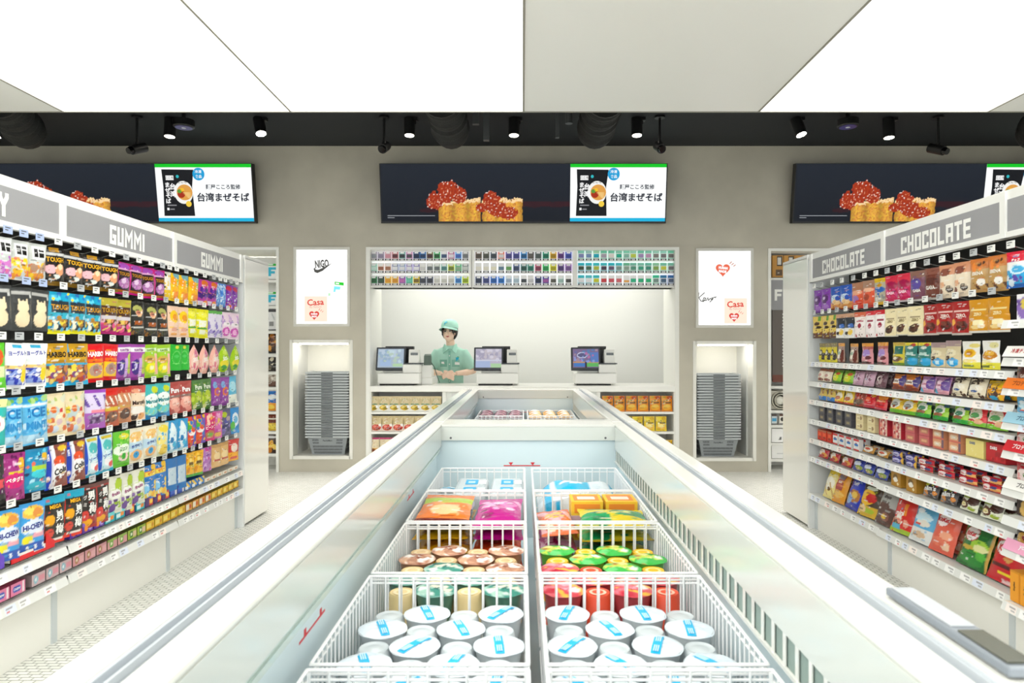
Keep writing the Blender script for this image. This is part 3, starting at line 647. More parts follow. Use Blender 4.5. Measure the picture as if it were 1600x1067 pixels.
# name: (description, spec)
DL = {
'cp': ('clear pouch of pink candies', 'G c4c8c6;R .0 .9 1 1 d8dcda;R .22 .58 .9 .92 fafafa;R .3 .64 .5 .86 111;R .56 .64 .84 .7 111;R .56 .72 .84 .77 111;R .56 .8 .84 .86 111;D 30 .13 .08 .52 d07ac8,e8a8e0,b45ab8,e070a0 4'),
'cy': ('clear pouch of yellow candies', 'G c8ccc8;R .22 .58 .9 .92 fafafa;R .3 .64 .5 .86 111;R .56 .64 .84 .7 111;R .56 .72 .84 .77 111;R .56 .8 .84 .86 111;D 30 .13 .08 .52 e8b028,e09030,f0d020,d86a50 5'),
'cm': ('clear pouch of mixed orange candies', 'G c6cac6;R .25 .58 .9 .92 fafafa;R .33 .64 .5 .86 111;R .56 .64 .84 .7 111;R .56 .72 .84 .77 111;R .56 .8 .84 .86 111;D 30 .13 .08 .52 e0902a,c87a50,e8c030,b08a70 6'),
'tb': ('black bag with gold lettering and pale gummies', 'G 17130f;B 0 .10 7a5a18;R .3 .88 .75 1 b8861c;R 0 .8 1 .86 c8c8c8;E .28 .42 .24 .12 f0b8c0;E .7 .42 .22 .15 e8a070;E .72 .5 .12 .08 f8d8b0;E .55 .24 .16 .07 dfe4e0;E .3 .22 .2 .05 3a3a34;T TOUGH .5 .68 .13 e0a820'),
'tm': ('magenta-edged dark bag with gold lettering', 'G c4187c;E .5 .88 .4 .1 a04ab0;R .1 .14 .9 .78 2a1a22;R .0 .76 1 .82 d8a0c8;E .5 .36 .36 .17 b070b0;E .4 .42 .16 .08 e0c0e0;E .66 .3 .16 .09 c888c0;B .06 .14 b8601c;T TOUGH .5 .64 .11 b88018'),
'kw': ('narrow yellow and white bag', 'G e8e4d8;B 0 .35 e8c020;D 14 .1 .35 .9 222,f0f0f0,e0c040 2'),
'mg': ('bright yellow mango bag', 'G f4c614;R .35 .82 1 1 7ab0b8;E .3 .72 .3 .14 f49a18;E .55 .42 .4 .22 fbb40c;E .7 .2 .34 .16 f48a20;E .85 .7 .2 .1 9ab820;D 8 .05 .1 .9 fff0a0 3'),
'gp': ('magenta bag with violet grapes', 'G b83a98;E .65 .86 .28 .12 d8702a;D 16 .13 .3 .62 4a1a8a,6a2aa0,3a1070 2;E .75 .1 .2 .1 e89020;R 0 .0 .5 .16 e8d8e8;S 2 .2 .66 .78 e8c8e0'),
'bi': ('pale blue icy bag', 'G 5a92dc;D 26 .1 .05 .95 9cc4f0,d8ecfc,3a70c8,b0d4f4 8'),
'pr': ('purple and red candy bag', 'G 8a44b0;E .5 .86 .36 .1 d03a50;D 20 .1 .08 .75 4a1a88,c8a0dc,d8d0ec,6a2a9a 9;E .6 .1 .25 .07 d86a30'),
'ct': ('charcoal pouch with cream cat shape', 'G 3b3d3d;R .05 .84 .95 .9 b0b0ac;E .88 .8 .06 .04 c8c8c4;E .5 .28 .33 .2 f2dcb6;E .5 .55 .25 .15 f2dcb6;R .27 .6 .38 .74 f2dcb6;R .62 .6 .73 .74 f2dcb6;R .38 .4 .66 .6 f2dcb6'),
'to': ('turquoise and yellow bag with gold lettering', 'G 18a4cc;B 0 .1 e6e01c;R .08 .1 .92 .78 20303a;D 9 .08 .8 .98 f0d820,2878c0,60d0e8 2;B .36 .5 30a8c0;D 26 .1 .1 .42 e8d040,8ad0e8,f4f0d8,50a8d0,b08030 3;T TOUGH .5 .64 .13 c08a1c'),
'tv': ('olive-topped pink bag with gold lettering', 'G b4a838;R .06 .1 .94 .78 4a2a20;B 0 .12 b0146c;D 24 .11 .1 .48 e0508a,e8c860,d8a8b0,c83a80,d07a30 5;R .1 .42 .95 .5 d0c8d0;T TOUGH .5 .66 .13 b8881c'),
'td': ('dark grey bag with peach fruit and orange plate', 'G 2a2a26;E .58 .7 .24 .16 eebc90;E .5 .78 .3 .1 b0b060;E .52 .66 .14 .08 d88a70;R .3 .3 .8 .42 a85418;R .25 .2 .9 .24 c8c8c0;D 8 .08 .02 .16 5a6a20,8a5a20,3a3a20 3'),
'pe': ('peach bag with yellow sunflower fruit', 'G f4cdb2;E .5 .66 .38 .2 f6c81c;E .52 .64 .2 .11 e89418;R .25 .2 .75 .3 e8a890;E .5 .1 .3 .05 f8b060'),
'yg': ('acid yellow bag with green band', 'G e4e018;R .2 .4 .8 .62 f2f2e0;R .15 .32 .85 .37 2a9a3c;R .28 .14 .72 .28 e8ecd0;E .5 .82 .35 .1 f4ee50'),
'pw': ('white bag with purple flowers', 'G dfd8ea;B .9 1 62b052;D 16 .13 .08 .82 6450a4,8c7cc8,a898d4,7058b0 4'),
'pp': ('pink-white bag with violet flowers', 'G ecd4e4;E .5 .26 .36 .18 cc54b4;E .5 .26 .18 .1 f0a8dc;D 10 .1 .6 .95 9a6ac0,c8a0d8 4;R .2 .48 .8 .6 f4ecf0'),
'gb': ('lime green bag cut by the frame edge', 'G 5ec828;E .5 .72 .35 .2 e05a20;R .1 .3 .9 .5 e0e8b0'),
'yo': ('white and blue drinking-yoghurt bag', 'G fbfbf8;R .04 .05 .96 .45 2638ac;D 18 .09 .1 .42 f4f6fc,8aa0e0 3;E .82 .34 .16 .2 f4d81c;R .3 .9 .7 .97 30a8d0;E .45 .62 .36 .08 dfe8e8;B .45 .5 f0c878;R .04 .05 .96 .09 e8e8f0;T ヨーグルト .5 .78 .11 2430a0 .05'),
'hg': ('gold bag with bear gummies in window', 'G c8981a;B 0 .12 2aa6d4;R .06 .12 .94 .5 6a4636;D 34 .1 .13 .48 d8a020,b03828,e8d070,7a4a80,c87838,f0e4b0 7;B .48 .53 38a8d0;R .0 .8 .12 1 2aa6d4;E .3 .42 .14 .09 f0d040;R .28 .55 .78 .6 a87a10;T HARIBO .5 .74 .13 18120c'),
'hr': ('red bag with brown gummies in window', 'G dc1a22;R .06 .12 .94 .5 f4c41c;E .5 .32 .36 .16 b89484;E .45 .36 .18 .09 98786c;R .1 .54 .9 .6 f06a18;T HARIBO .5 .74 .13 ffffff'),
'pk': ('purple bag with grape and white title', 'G a044a6;E .32 .36 .28 .22 3c1c84;E .28 .4 .1 .1 c8b8ec;R .0 .78 1 .9 f6f0f4;E .82 .45 .22 .3 b8c850;R .5 .1 .66 .6 c8a0dc;B 0 .08 8a3090;T KANTEN .5 .84 .07 8a2a90'),
'kk': ('light green kiwi bag', 'G 9cca2e;E .5 .3 .36 .16 e6e21a;E .5 .3 .14 .06 f8f6c0;E .4 .55 .3 .12 d8a850;R .7 .1 .95 .7 f0b0a0;R .1 .78 .9 .88 d8ecc0;T KANTEN .5 .83 .06 4a8a20'),
'gf': ('flat bright green envelope bag', 'G 1cb82c;E .5 .5 .36 .26 74e06c;E .5 .5 .33 .235 1cb82c;R .22 .26 .78 .29 74e06c;E .5 .9 .14 .06 d8e030;E .5 .55 .2 .06 40c850'),
'pd': ('pink drop-shaped peach pack', 'G f0b4a4;E .5 .45 .3 .3 f4d0c0;E .6 .7 .2 .16 d07090;D 12 .08 .05 .35 e08090,f0c0b0,d86a80 3;R .75 .5 .9 .6 a0c040;T 303 .5 .5 .14 fff4f0 .15'),
'ld': ('lime drop-shaped pack', 'G a4cc1e;E .5 .3 .36 .16 e8d82a;E .5 .16 .3 .1 3a9838;E .5 .75 .25 .12 c8e050;T 303 .5 .5 .14 fdfff0 .15'),
'te': ('teal bag cut by the frame edge', 'G 28b4ae;E .5 .5 .4 .16 f0f0ec;E .4 .5 .2 .1 d83838;B .85 1 e8e8a0'),
'ic': ('sky blue bag with big ice lettering', 'G 58b6e6;B .86 1 2a90cc;D 6 .1 .88 .98 70b850,a8d080 2;B .04 .2 a8d0e8;D 16 .1 .05 .5 8ccdf0,c4e6f8,48a4dc 3;B .8 .84 dff0f8;T ICE .5 .66 .2 1a76b8;T MINT .5 .4 .16 2a8ccc'),
'be': ('beige bag with small colourful animals', 'G ebd9b2;D 6 .09 .78 .95 b0c070,d8d8c0 2;D 10 .13 .42 .66 e8a018,d86a2a,e8d040,b8c8c8,c83a3a 3;D 10 .11 .12 .38 c8d4e4,d06a40,a8b8d8,e8c050,d8b8c0 5'),
'pc': ('lilac bag with dark grapes in window', 'G dcd0ee;B 0 .42 a85ab8;E .5 .26 .34 .13 6c4a78;D 12 .07 .16 .36 4a3058,9a80a8 2;S 2 .3 .56 .86 6a4aa4;R .2 .42 1 .48 f0889a;B .92 1 a04ac0'),
'rb': ('red-topped brown candy bag', 'G b8583a;B .82 1 d82a20;E .55 .26 .34 .14 7c5a4c;S 3 .3 .56 .78 f0e8d8;B .42 .5 d8b83a;D 8 .07 .14 .36 e0a070,5a3a30 3'),
'br': ('tan and brown candy bag', 'G c8845a;B .84 1 c83a28;E .5 .26 .34 .15 5c4238;S 3 .34 .58 .8 f4ead8;B .44 .5 c8a050'),
'ms': ('white and caramel marshmallow bag', 'G ecd2b4;B .8 1 c8544c;E .5 .28 .4 .14 f6f0e8;E .3 .1 .2 .1 4a3430;E .7 .12 .2 .1 e8a868;E .4 .85 .3 .06 e8a080;T Marosh .5 .52 .12 3a2a24 .06'),
'mt': ('teal marshmallow bag with lemon', 'G 44b8b8;E .68 .84 .22 .1 c8d820;E .5 .54 .5 .2 eef8f6;B 0 .16 2a86c0;E .55 .22 .35 .12 6cd0d4;T Marosh .5 .52 .12 1a8a90 .06'),
'pu': ('dusty red bag with pale peach', 'G b44a44;E .5 .34 .42 .2 f0a898;E .44 .38 .2 .12 fac8b8;E .7 .12 .24 .08 e89488;R .1 .52 .9 .58 8a6a64;T Pure .5 .74 .16 ffffff'),
'pg': ('dark green bag with muscat grapes', 'G 4a7a34;D 14 .15 .2 .55 b8cc28,9ab820,c8d848 3;E .3 .12 .16 .08 d8d890;T Pure .5 .76 .16 e8f0d8'),
'ps': ('purple bag with orange star', 'G 8c3c9e;E .5 .5 .3 .16 d8702a;E .5 .5 .18 .08 a04a98;E .3 .75 .2 .12 7aa8d8;D 8 .06 .1 .4 c080c8,b060b8 2'),
'lb': ('light blue and white bag by the post', 'G 58b8dc;E .5 .62 .35 .2 a8e0f0;B 0 .3 e8ece0'),
'dk': ('dark bag cut by the frame edge', 'G 2c2c2a;B .3 .5 d84a50;D 12 .12 .1 .6 7a2a78,4a1a48 2'),
'ma': ('magenta bag with white title and dark dots', 'G a02c7c;D 16 .06 .45 .95 6a1a58,c860a8,e0a0cc 3;E .8 .76 .16 .14 e8b418;R .2 .56 .9 .62 d8c020;E .5 .42 .46 .16 d41872;D 14 .07 .02 .24 c05aa0,7a205c 4;T ペタグミ .5 .44 .1 ffffff .06'),
'cn': ('cyan and navy dotted bag', 'G 1c88b8;D 22 .07 .05 .95 1a2a5a,58c8e8,e06a50,a8e0f0 3;E .8 .8 .15 .1 e8b418;R .2 .5 .95 .6 a8d030;E .6 .42 .4 .1 38c8d8;E .5 .14 .4 .1 2ab0c8'),
'co': ('brown, white and blue cola bag', 'G f0f0f2;R .42 0 1 1 8c4a3e;E .55 .62 .26 .12 e04c20;E .5 .4 .44 .16 f4f2f4;R 0 0 .2 1 1c40b8;E .75 .9 .2 .06 e8c030;D 8 .08 .05 .3 a86048,f0e0d8,783830 3;R .2 .0 .3 1 d8d8e4;T Cola .6 .4 .15 1a1a20 .2 .6;T 100% .1 .75 .06 ffffff 1.57 .6'),
'so': ('pale blue and white soda bag', 'G c8e4ec;R 0 0 .2 1 1c4cc0;E .6 .72 .3 .14 48b8b8;E .65 .28 .3 .12 f4f4f8;E .8 .2 .16 .08 e04848;R .3 .9 .95 .97 e0c838;B 0 .08 38a8c8;T ソーダ .6 .46 .13 1838a0 .2 .7'),
'me': ('green melon bag with white swirl', 'G 66c034;E .5 .48 .5 .16 e8f4e0;E .55 .28 .3 .12 f0d0c8;E .55 .3 .14 .1 2aa828;E .6 .85 .3 .08 e0d838;D 8 .06 .6 .95 48a020,98d860 2;T メロン .5 .5 .1 2a8a2a .2'),
'wo': ('white and orange drink-candy bag', 'G ece4cc;E .55 .76 .4 .14 ecc070;B .34 .6 c0dcec;E .5 .22 .36 .16 ecb878;E .48 .24 .18 .1 2a98d0;D 6 .07 .58 .9 e8a860,f4f0e0 2;T ホワイト .5 .5 .1 284aa0 .12'),
'ye': ('yellow and pale blue lemon bag', 'G dce0c0;E .6 .82 .35 .12 ecd440;E .4 .5 .36 .15 f0e080;E .6 .2 .34 .16 e8c850;D 8 .08 .1 .9 b8d8e8,f0ecc0,48a0d0 3'),
'lt': ('light blue bag with white bottle', 'G 2e9ad4;E .5 .5 .28 .4 dcf0f8;E .5 .8 .14 .14 eaf6fa;E .4 .4 .14 .1 1a78b8;E .6 .26 .14 .1 48b0d8;B 0 .08 c0e0e8'),
'rw': ('rainbow striped bag', 'G e04030;R 0 .7 1 .85 e8c020;R 0 .55 1 .7 50a830;R .6 .0 1 1 6a4ab0;E .45 .5 .3 .12 f4ece8;D 16 .12 .05 .95 e03828,f0b018,48b040,e86020,3878c8 3'),
'mb': ('hot pink bag with orange dots', 'G d01a6c;D 12 .1 .62 .95 f0a040,f8c8b0 3;E .5 .24 .36 .14 b8804c;E .5 .24 .2 .08 78a848;T ビーンズ .5 .5 .13 fff0f4 .1'),
'pi': ('small pink candy bag', 'G d868b0;D 14 .1 .1 .9 f0a0d0,c048a0,e8c060 3;E .5 .15 .35 .1 e8b050'),
'pb': ('slate purple bag with lime fruit', 'G 5a5878;D 16 .12 .1 .6 4a4a98,7a6ab0,3a3a68 3;E .4 .82 .24 .1 b0c020;E .7 .65 .2 .1 a09098'),
'bc': ('blue bag with white and green cat motif', 'G 2a8ad0;E .55 .55 .32 .26 dceaf4;E .3 .3 .2 .2 5ab84a;E .55 .55 .2 .14 70b8e0;B 0 .12 3a9ae0'),
'hc': ('bright blue chewy candy bag with fruit', 'G 3a9ee0;E .5 .8 .42 .14 e8b848;E .35 .84 .2 .08 f4d860;E .65 .78 .2 .1 e09040;E .5 .5 .46 .16 dfe8f8;E .3 .26 .2 .12 ece02a;B 0 .18 2a58b8;R .45 .3 .95 .38 f0a8b8;S 3 .3 .03 .14 e8f0fc;T HI-CHEW .5 .52 .11 1c2c88 .05'),
'mu': ('turquoise-topped black and red plum bag', 'G 3a2f2c;B .84 1 1ca0c0;B .72 .83 1c1410;B 0 .12 e03828;R .2 .06 .9 .1 f4e8e0;R .12 .14 .94 .7 33302c;E .26 .5 .2 .12 f0a818;E .25 .24 .18 .1 d84838;R 0 .0 .06 .8 d83020;T MEGA .5 .775 .085 f4b41c;T 男 .66 .56 .2 f4f4f0;T 梅 .7 .3 .22 f4f4f0'),
'ot': ('dark red plum bag with white brush characters', 'G a8302c;R .08 .28 .92 .88 2e2b29;B .92 1 6a4440;E .35 .12 .34 .1 f4a818;E .25 .3 .2 .12 d84038;T 男 .58 .74 .2 f4f2ee;T 梅 .66 .46 .24 f4f2ee;T グ .24 .72 .1 d8d4d0;T ミ .22 .56 .09 d8d4d0'),
'gr': ('pale bag with purple grapes and green', 'G dcdccc;E .75 .72 .3 .22 a8c430;D 12 .12 .05 .4 5c3c78,8a68a8,9ab838 3;E .45 .52 .4 .14 f0f0ea;E .3 .16 .2 .12 6a4890;T fruits .46 .54 .1 984878 .2'),
'bs': ('blue bag with orange slices', 'G 2a78c4;B .68 .84 e87c28;D 14 .15 .06 .6 f0b428,dceaf4,ecd058,8ccdf0 4;E .8 .9 .2 .12 f0c030;R .1 .7 .9 .82 f0d850;T サワー .5 .76 .1 d84a20 .1'),
'bw': ('royal blue bag with pale panel', 'G 2472b8;R .2 .2 .9 .72 bcd0dc;D 12 .06 .24 .7 a0b8cc,d0dce4 3'),
'yp': ('yellow pineapple bag with green foot', 'G eeb01c;B 0 .12 4aa834;D 12 .1 .15 .9 f8c840,d88a10,f4d870 3;R .25 .5 .7 .62 6a4a10'),
'pq': ('mauve bag with magenta dots', 'G b070b8;D 24 .09 .05 .95 c03890,d8a8dc,8a489a 3'),
'tn': ('narrow tan bag', 'G ddb070;E .5 .5 .34 .16 eccf98;R .2 .3 .8 .36 b03a30;B .86 1 c89858'),
'ry': ('red and yellow bag by the post', 'G d03a34;B 0 .4 f0a820;E .5 .62 .3 .2 f0e0d0;R .2 .1 .8 .2 d84a28'),
}
LR = [
 [('cp', 12), ('cy', 37), ('cm', 62), ('tb', 91), ('tb', 121), ('tb', 148), ('tb', 175), ('tm', 197), ('tm', 217), ('tm', 236), ('tm', 254), ('kw', 265), ('mg', 276), ('mg', 291), ('mg', 306), ('gp', 320), ('gp', 334), ('bi', 344), ('bi', 352), ('pr', 361), ('pr', 370)],
 [('ct', 5), ('ct', 41), ('ct', 67), ('to', 99), ('to', 126), ('to', 150), ('tv', 174), ('tv', 196), ('td', 219), ('td', 240), ('td', 259), ('pe', 276), ('pe', 291), ('yg', 304), ('yg', 319), ('pw', 334), ('pw', 345), ('pp', 356), ('pp', 369)],
 [('gb', 2), ('yo', 30), ('yo', 60), ('hg', 95), ('hg', 127), ('hr', 154), ('hr', 176), ('pk', 198), ('pk', 220), ('kk', 241), ('kk', 260), ('gf', 279), ('gf', 293), ('pd', 307), ('pd', 323), ('pd', 339), ('ld', 353), ('ld', 370)],
 [('te', 0), ('ic', 25), ('ic', 63), ('be', 94), ('be', 124), ('pc', 155), ('rb', 179), ('br', 199), ('ms', 220), ('mt', 240), ('mt', 259), ('pu', 277), ('pu', 295), ('pg', 312), ('pg', 327), ('ps', 341), ('ps', 354), ('lb', 367)],
 [('dk', 1), ('ma', 28), ('cn', 62), ('co', 95), ('co', 125), ('so', 149), ('so', 171), ('me', 195), ('wo', 217), ('wo', 239), ('ye', 256), ('lt', 273), ('lt', 289), ('rw', 303), ('rw', 317), ('mb', 331), ('pi', 344), ('pb', 357), ('bc', 370)],
 [('hc', 17), ('hc', 56), ('mu', 90), ('mu', 119), ('ot', 144), ('ot', 165), ('gr', 185), ('gr', 203), ('gr', 221), ('bs', 240), ('bs', 257), ('bw', 273), ('bw', 288), ('yp', 301), ('yp', 313), ('pq', 327), ('tn', 342), ('tn', 354), ('ry', 368)]]
LH = [.17, .19, .195, .20, .195, .20]
def runs(row):
    n = {}; k = {}
    for d, *_ in row: n[d] = n.get(d, 0)+1
    out = []
    for d, *_ in row:
        k[d] = k.get(d, 0)+1; out.append((k[d], n[d]))
    return out
def lab(desc, k, n, frm, where):
    """k counted from the camera end"""
    return desc+(', '+where if n == 1 else ', %s from the camera, %s' % (ORD[k-1], where))
RN = ['top', 'second', 'third', 'fourth', 'fifth', 'sixth']
q = random.Random(3)
for r, row in enumerate(LR):
    Ys = [-XL*F/(816-x) for _, x in row]; rr = runs(row)
    for j, ((d, x), Y) in enumerate(zip(row, Ys)):
        dl = Y-Ys[j-1] if j else Ys[1]-Y; dr = Ys[j+1]-Y if j < len(row)-1 else dl
        wd = min(.138, max(.06, .5*(dl+dr)*.94)) if j else min(.138, dl*.94)
        desc, spec = DL[d]; kind = 'drop' if d in ('pd', 'ld') else ('flat' if d in ('gf', 'bw') else 'bag')
        h = LH[r]*q.uniform(.95, 1.02)*(1.08 if d in ('mu', 'ot', 'hc', 'ic') else 1)*(.8 if d in ('yp', 'pq', 'tn', 'ry', 'gf') else 1)
        z = LROWS[r]-.030-h; rz = pi/2-.17+q.uniform(-.10, .10)
        if Y+wd/2 > 5.10: Y = 5.10-wd/2
        product('candy_bag', d, spec, wd, h, .034, kind, (XL-.022, Y, z), (q.uniform(-.03, .05), q.uniform(-.05, .05), rz), 1,
                lab(desc, *rr[j], 'from the camera end', RN[r]+' gummi row'), 'bag', 'candy bags on the %s peg row' % RN[r])
        hook('L', Y, LROWS[r]-.021, j+r*3, r < 2 and x < 75)
# ---------------------------------------------------------------- stick-candy packs on the two wire shelves of the candy aisle
LANE = {
'pu': ('violet candy pack with orange sticker', 'G 5a2a9c;B .7 1 8a5cc8;E .35 .45 .18 .3 f08a18;E .75 .4 .2 .25 b8a0e0', '4a2488'),
'te': ('teal candy pack with orange sticker', 'G 28a8b4;E .7 .5 .2 .3 f08a28;B .7 1 6cd0d4;R .1 .2 .5 .5 d8f0f0', '1c7c94'),
'mx': ('dark violet and red candy pack', 'G 4a2a6a;R .5 .1 .95 .9 d8402a;E .72 .5 .2 .3 f0c848', '5a3a7a'),
'bl': ('royal blue candy pack', 'G 1c3c9c;R .1 .3 .9 .7 3060c8;R .7 .1 .95 .9 e8e8f0', '1c3488'),
'by': ('blue and yellow sour candy pack', 'G 2a78c8;S 1.4 .5 .3 1 f0c83c;R .1 .1 .5 .4 e8f0f8', '2468b0'),
'wh': ('cream candy pack with small orange print', 'G ece4d4;R .2 .3 .8 .6 e0a878;D 8 .06 .1 .9 d87848,f8f4ec 3', 'd8d0c0'),
'pk': ('pink chewy candy box with blue oval', 'G f08ab0;E .42 .5 .28 .3 3a5cc0;R .78 .1 .9 .9 fff4f6;T CHEW .42 .5 .2 ffffff', 'b8486a'),
'sl': ('silver-pink roll candy pack', 'G d4b8bc;E .3 .5 .16 .36 8ac0d0;E .3 .5 .08 .2 f0f4f4;R .55 .25 .95 .7 e49aa8', '9a8a8c'),
'ro': ('rose roll candy pack with tan ring', 'G d89aa0;E .35 .5 .16 .36 b8804c;E .35 .5 .08 .2 f0e0d0;R .6 .2 .95 .7 e8b0b4', '7a5a50'),
'gn': ('green-ringed pink roll candy pack', 'G dca0a0;E .4 .5 .2 .38 6cb040;E .4 .5 .1 .2 f0f0c8;B .75 1 98b850', '7a6a44'),
'li': ('lime roll candy pack', 'G a4c038;E .4 .5 .2 .38 4a8a28;E .4 .5 .1 .2 f0f4d8;R .6 .2 .95 .7 e8c8a0', '6a7a28'),
'yl': ('yellow caramel box', 'G f0c418;R .1 .3 .6 .7 f8e070;E .8 .5 .1 .25 d89010;B 0 .12 d8a010', 'a8901c'),
'cr': ('orange and cream caramel box', 'G eca838;R .1 .2 .5 .8 f4ecdc;E .75 .5 .14 .3 d8502a', 'b07c20')}
SA = [(3.20, 'pu', 3), (3.47, 'te', 2), (3.65, 'mx', 1), (3.75, 'te', 1), (3.84, 'mx', 3), (4.11, 'bl', 2), (4.29, 'by', 3), (4.56, 'wh', 6)]
SB = [(2.56, 'pk', 4), (2.95, 'sl', 3), (3.22, 'ro', 3), (3.49, 'gn', 2), (3.67, 'li', 2), (3.85, 'yl', 5), (4.30, 'cr', 4), (4.66, 'yl', 5)]
for nm, S, z in (('upper', SA, .437), ('lower', SB, .30)):
    seen = {}
    for y0, d, n in S:
        desc, spec, top = LANE[d]
        for i in range(n):
            seen[d] = seen.get(d, 0)+1
            for dp in range(3):
                hh = .05 if d not in ('wh',) else .026
                PROTO.setdefault(('lane'+d, 'box'), (box_mesh('lane'+d, spec, .082, hh, .058, top), .082, hh))
                product('candy_pack', 'lane'+d, spec, .082, hh, .058, 'box', (XL-.022-dp*.062, y0+.045+i*.0895, z+.0155), (0, 0, pi/2), 1,
                        '%s, lane %s, %s, %s wire shelf' % (desc, NUM[seen[d]], ('at the front', 'second in depth', 'third in depth')[dp], nm), 'candy pack', 'candy packs on the %s wire shelf' % nm)
for i, (y, c, lb) in enumerate(((2.66, '6a48c0', 'violet'), (2.96, 'e0262c', 'red'))):
    e = empty('display_box', (XL-.02, y, .453), 'open %s-fronted display box of dark wrapped candies on wire shelf' % lb, 'box', rz=pi/2)
    cm = mat('display_card_'+lb, c, .5)
    MB().box(-.13, 0, 0, .13, .004, .03).box(-.13, 0, 0, -.126, .2, .05).box(.126, 0, 0, .13, .2, .05).box(-.13, .196, 0, .13, .2, .06).box(-.13, 0, 0, .13, .2, .004).build('tray', W, e, 0)
    m = MB().box(-.13, -.003, 0, .0, -.0005, .02).box(.0, -.003, 0, .075, -.0005, .012)
    m.box(.075, -.003, 0, .131, -.0005, .07); m.build('colour_flap', cm, e, 0)
    q = random.Random(i); m = MB()
    for k in range(70):
        r = Matrix.Rotation(q.uniform(0, pi), 3, 'Z') @ Matrix.Rotation(q.uniform(-.5, .5), 3, 'X')
        m.ell((q.uniform(-.11, .11), q.uniform(.02, .18), q.uniform(.012, .05)), (.026, .012, .009), 8, 5, 0, lin(q.choice(('2a2220', '3c4a38', '5a2c28', '1c1a1a', '8a5a48'))), r)
    tag(m.build('wrapped_candies', FOIL, e), kind='stuff')

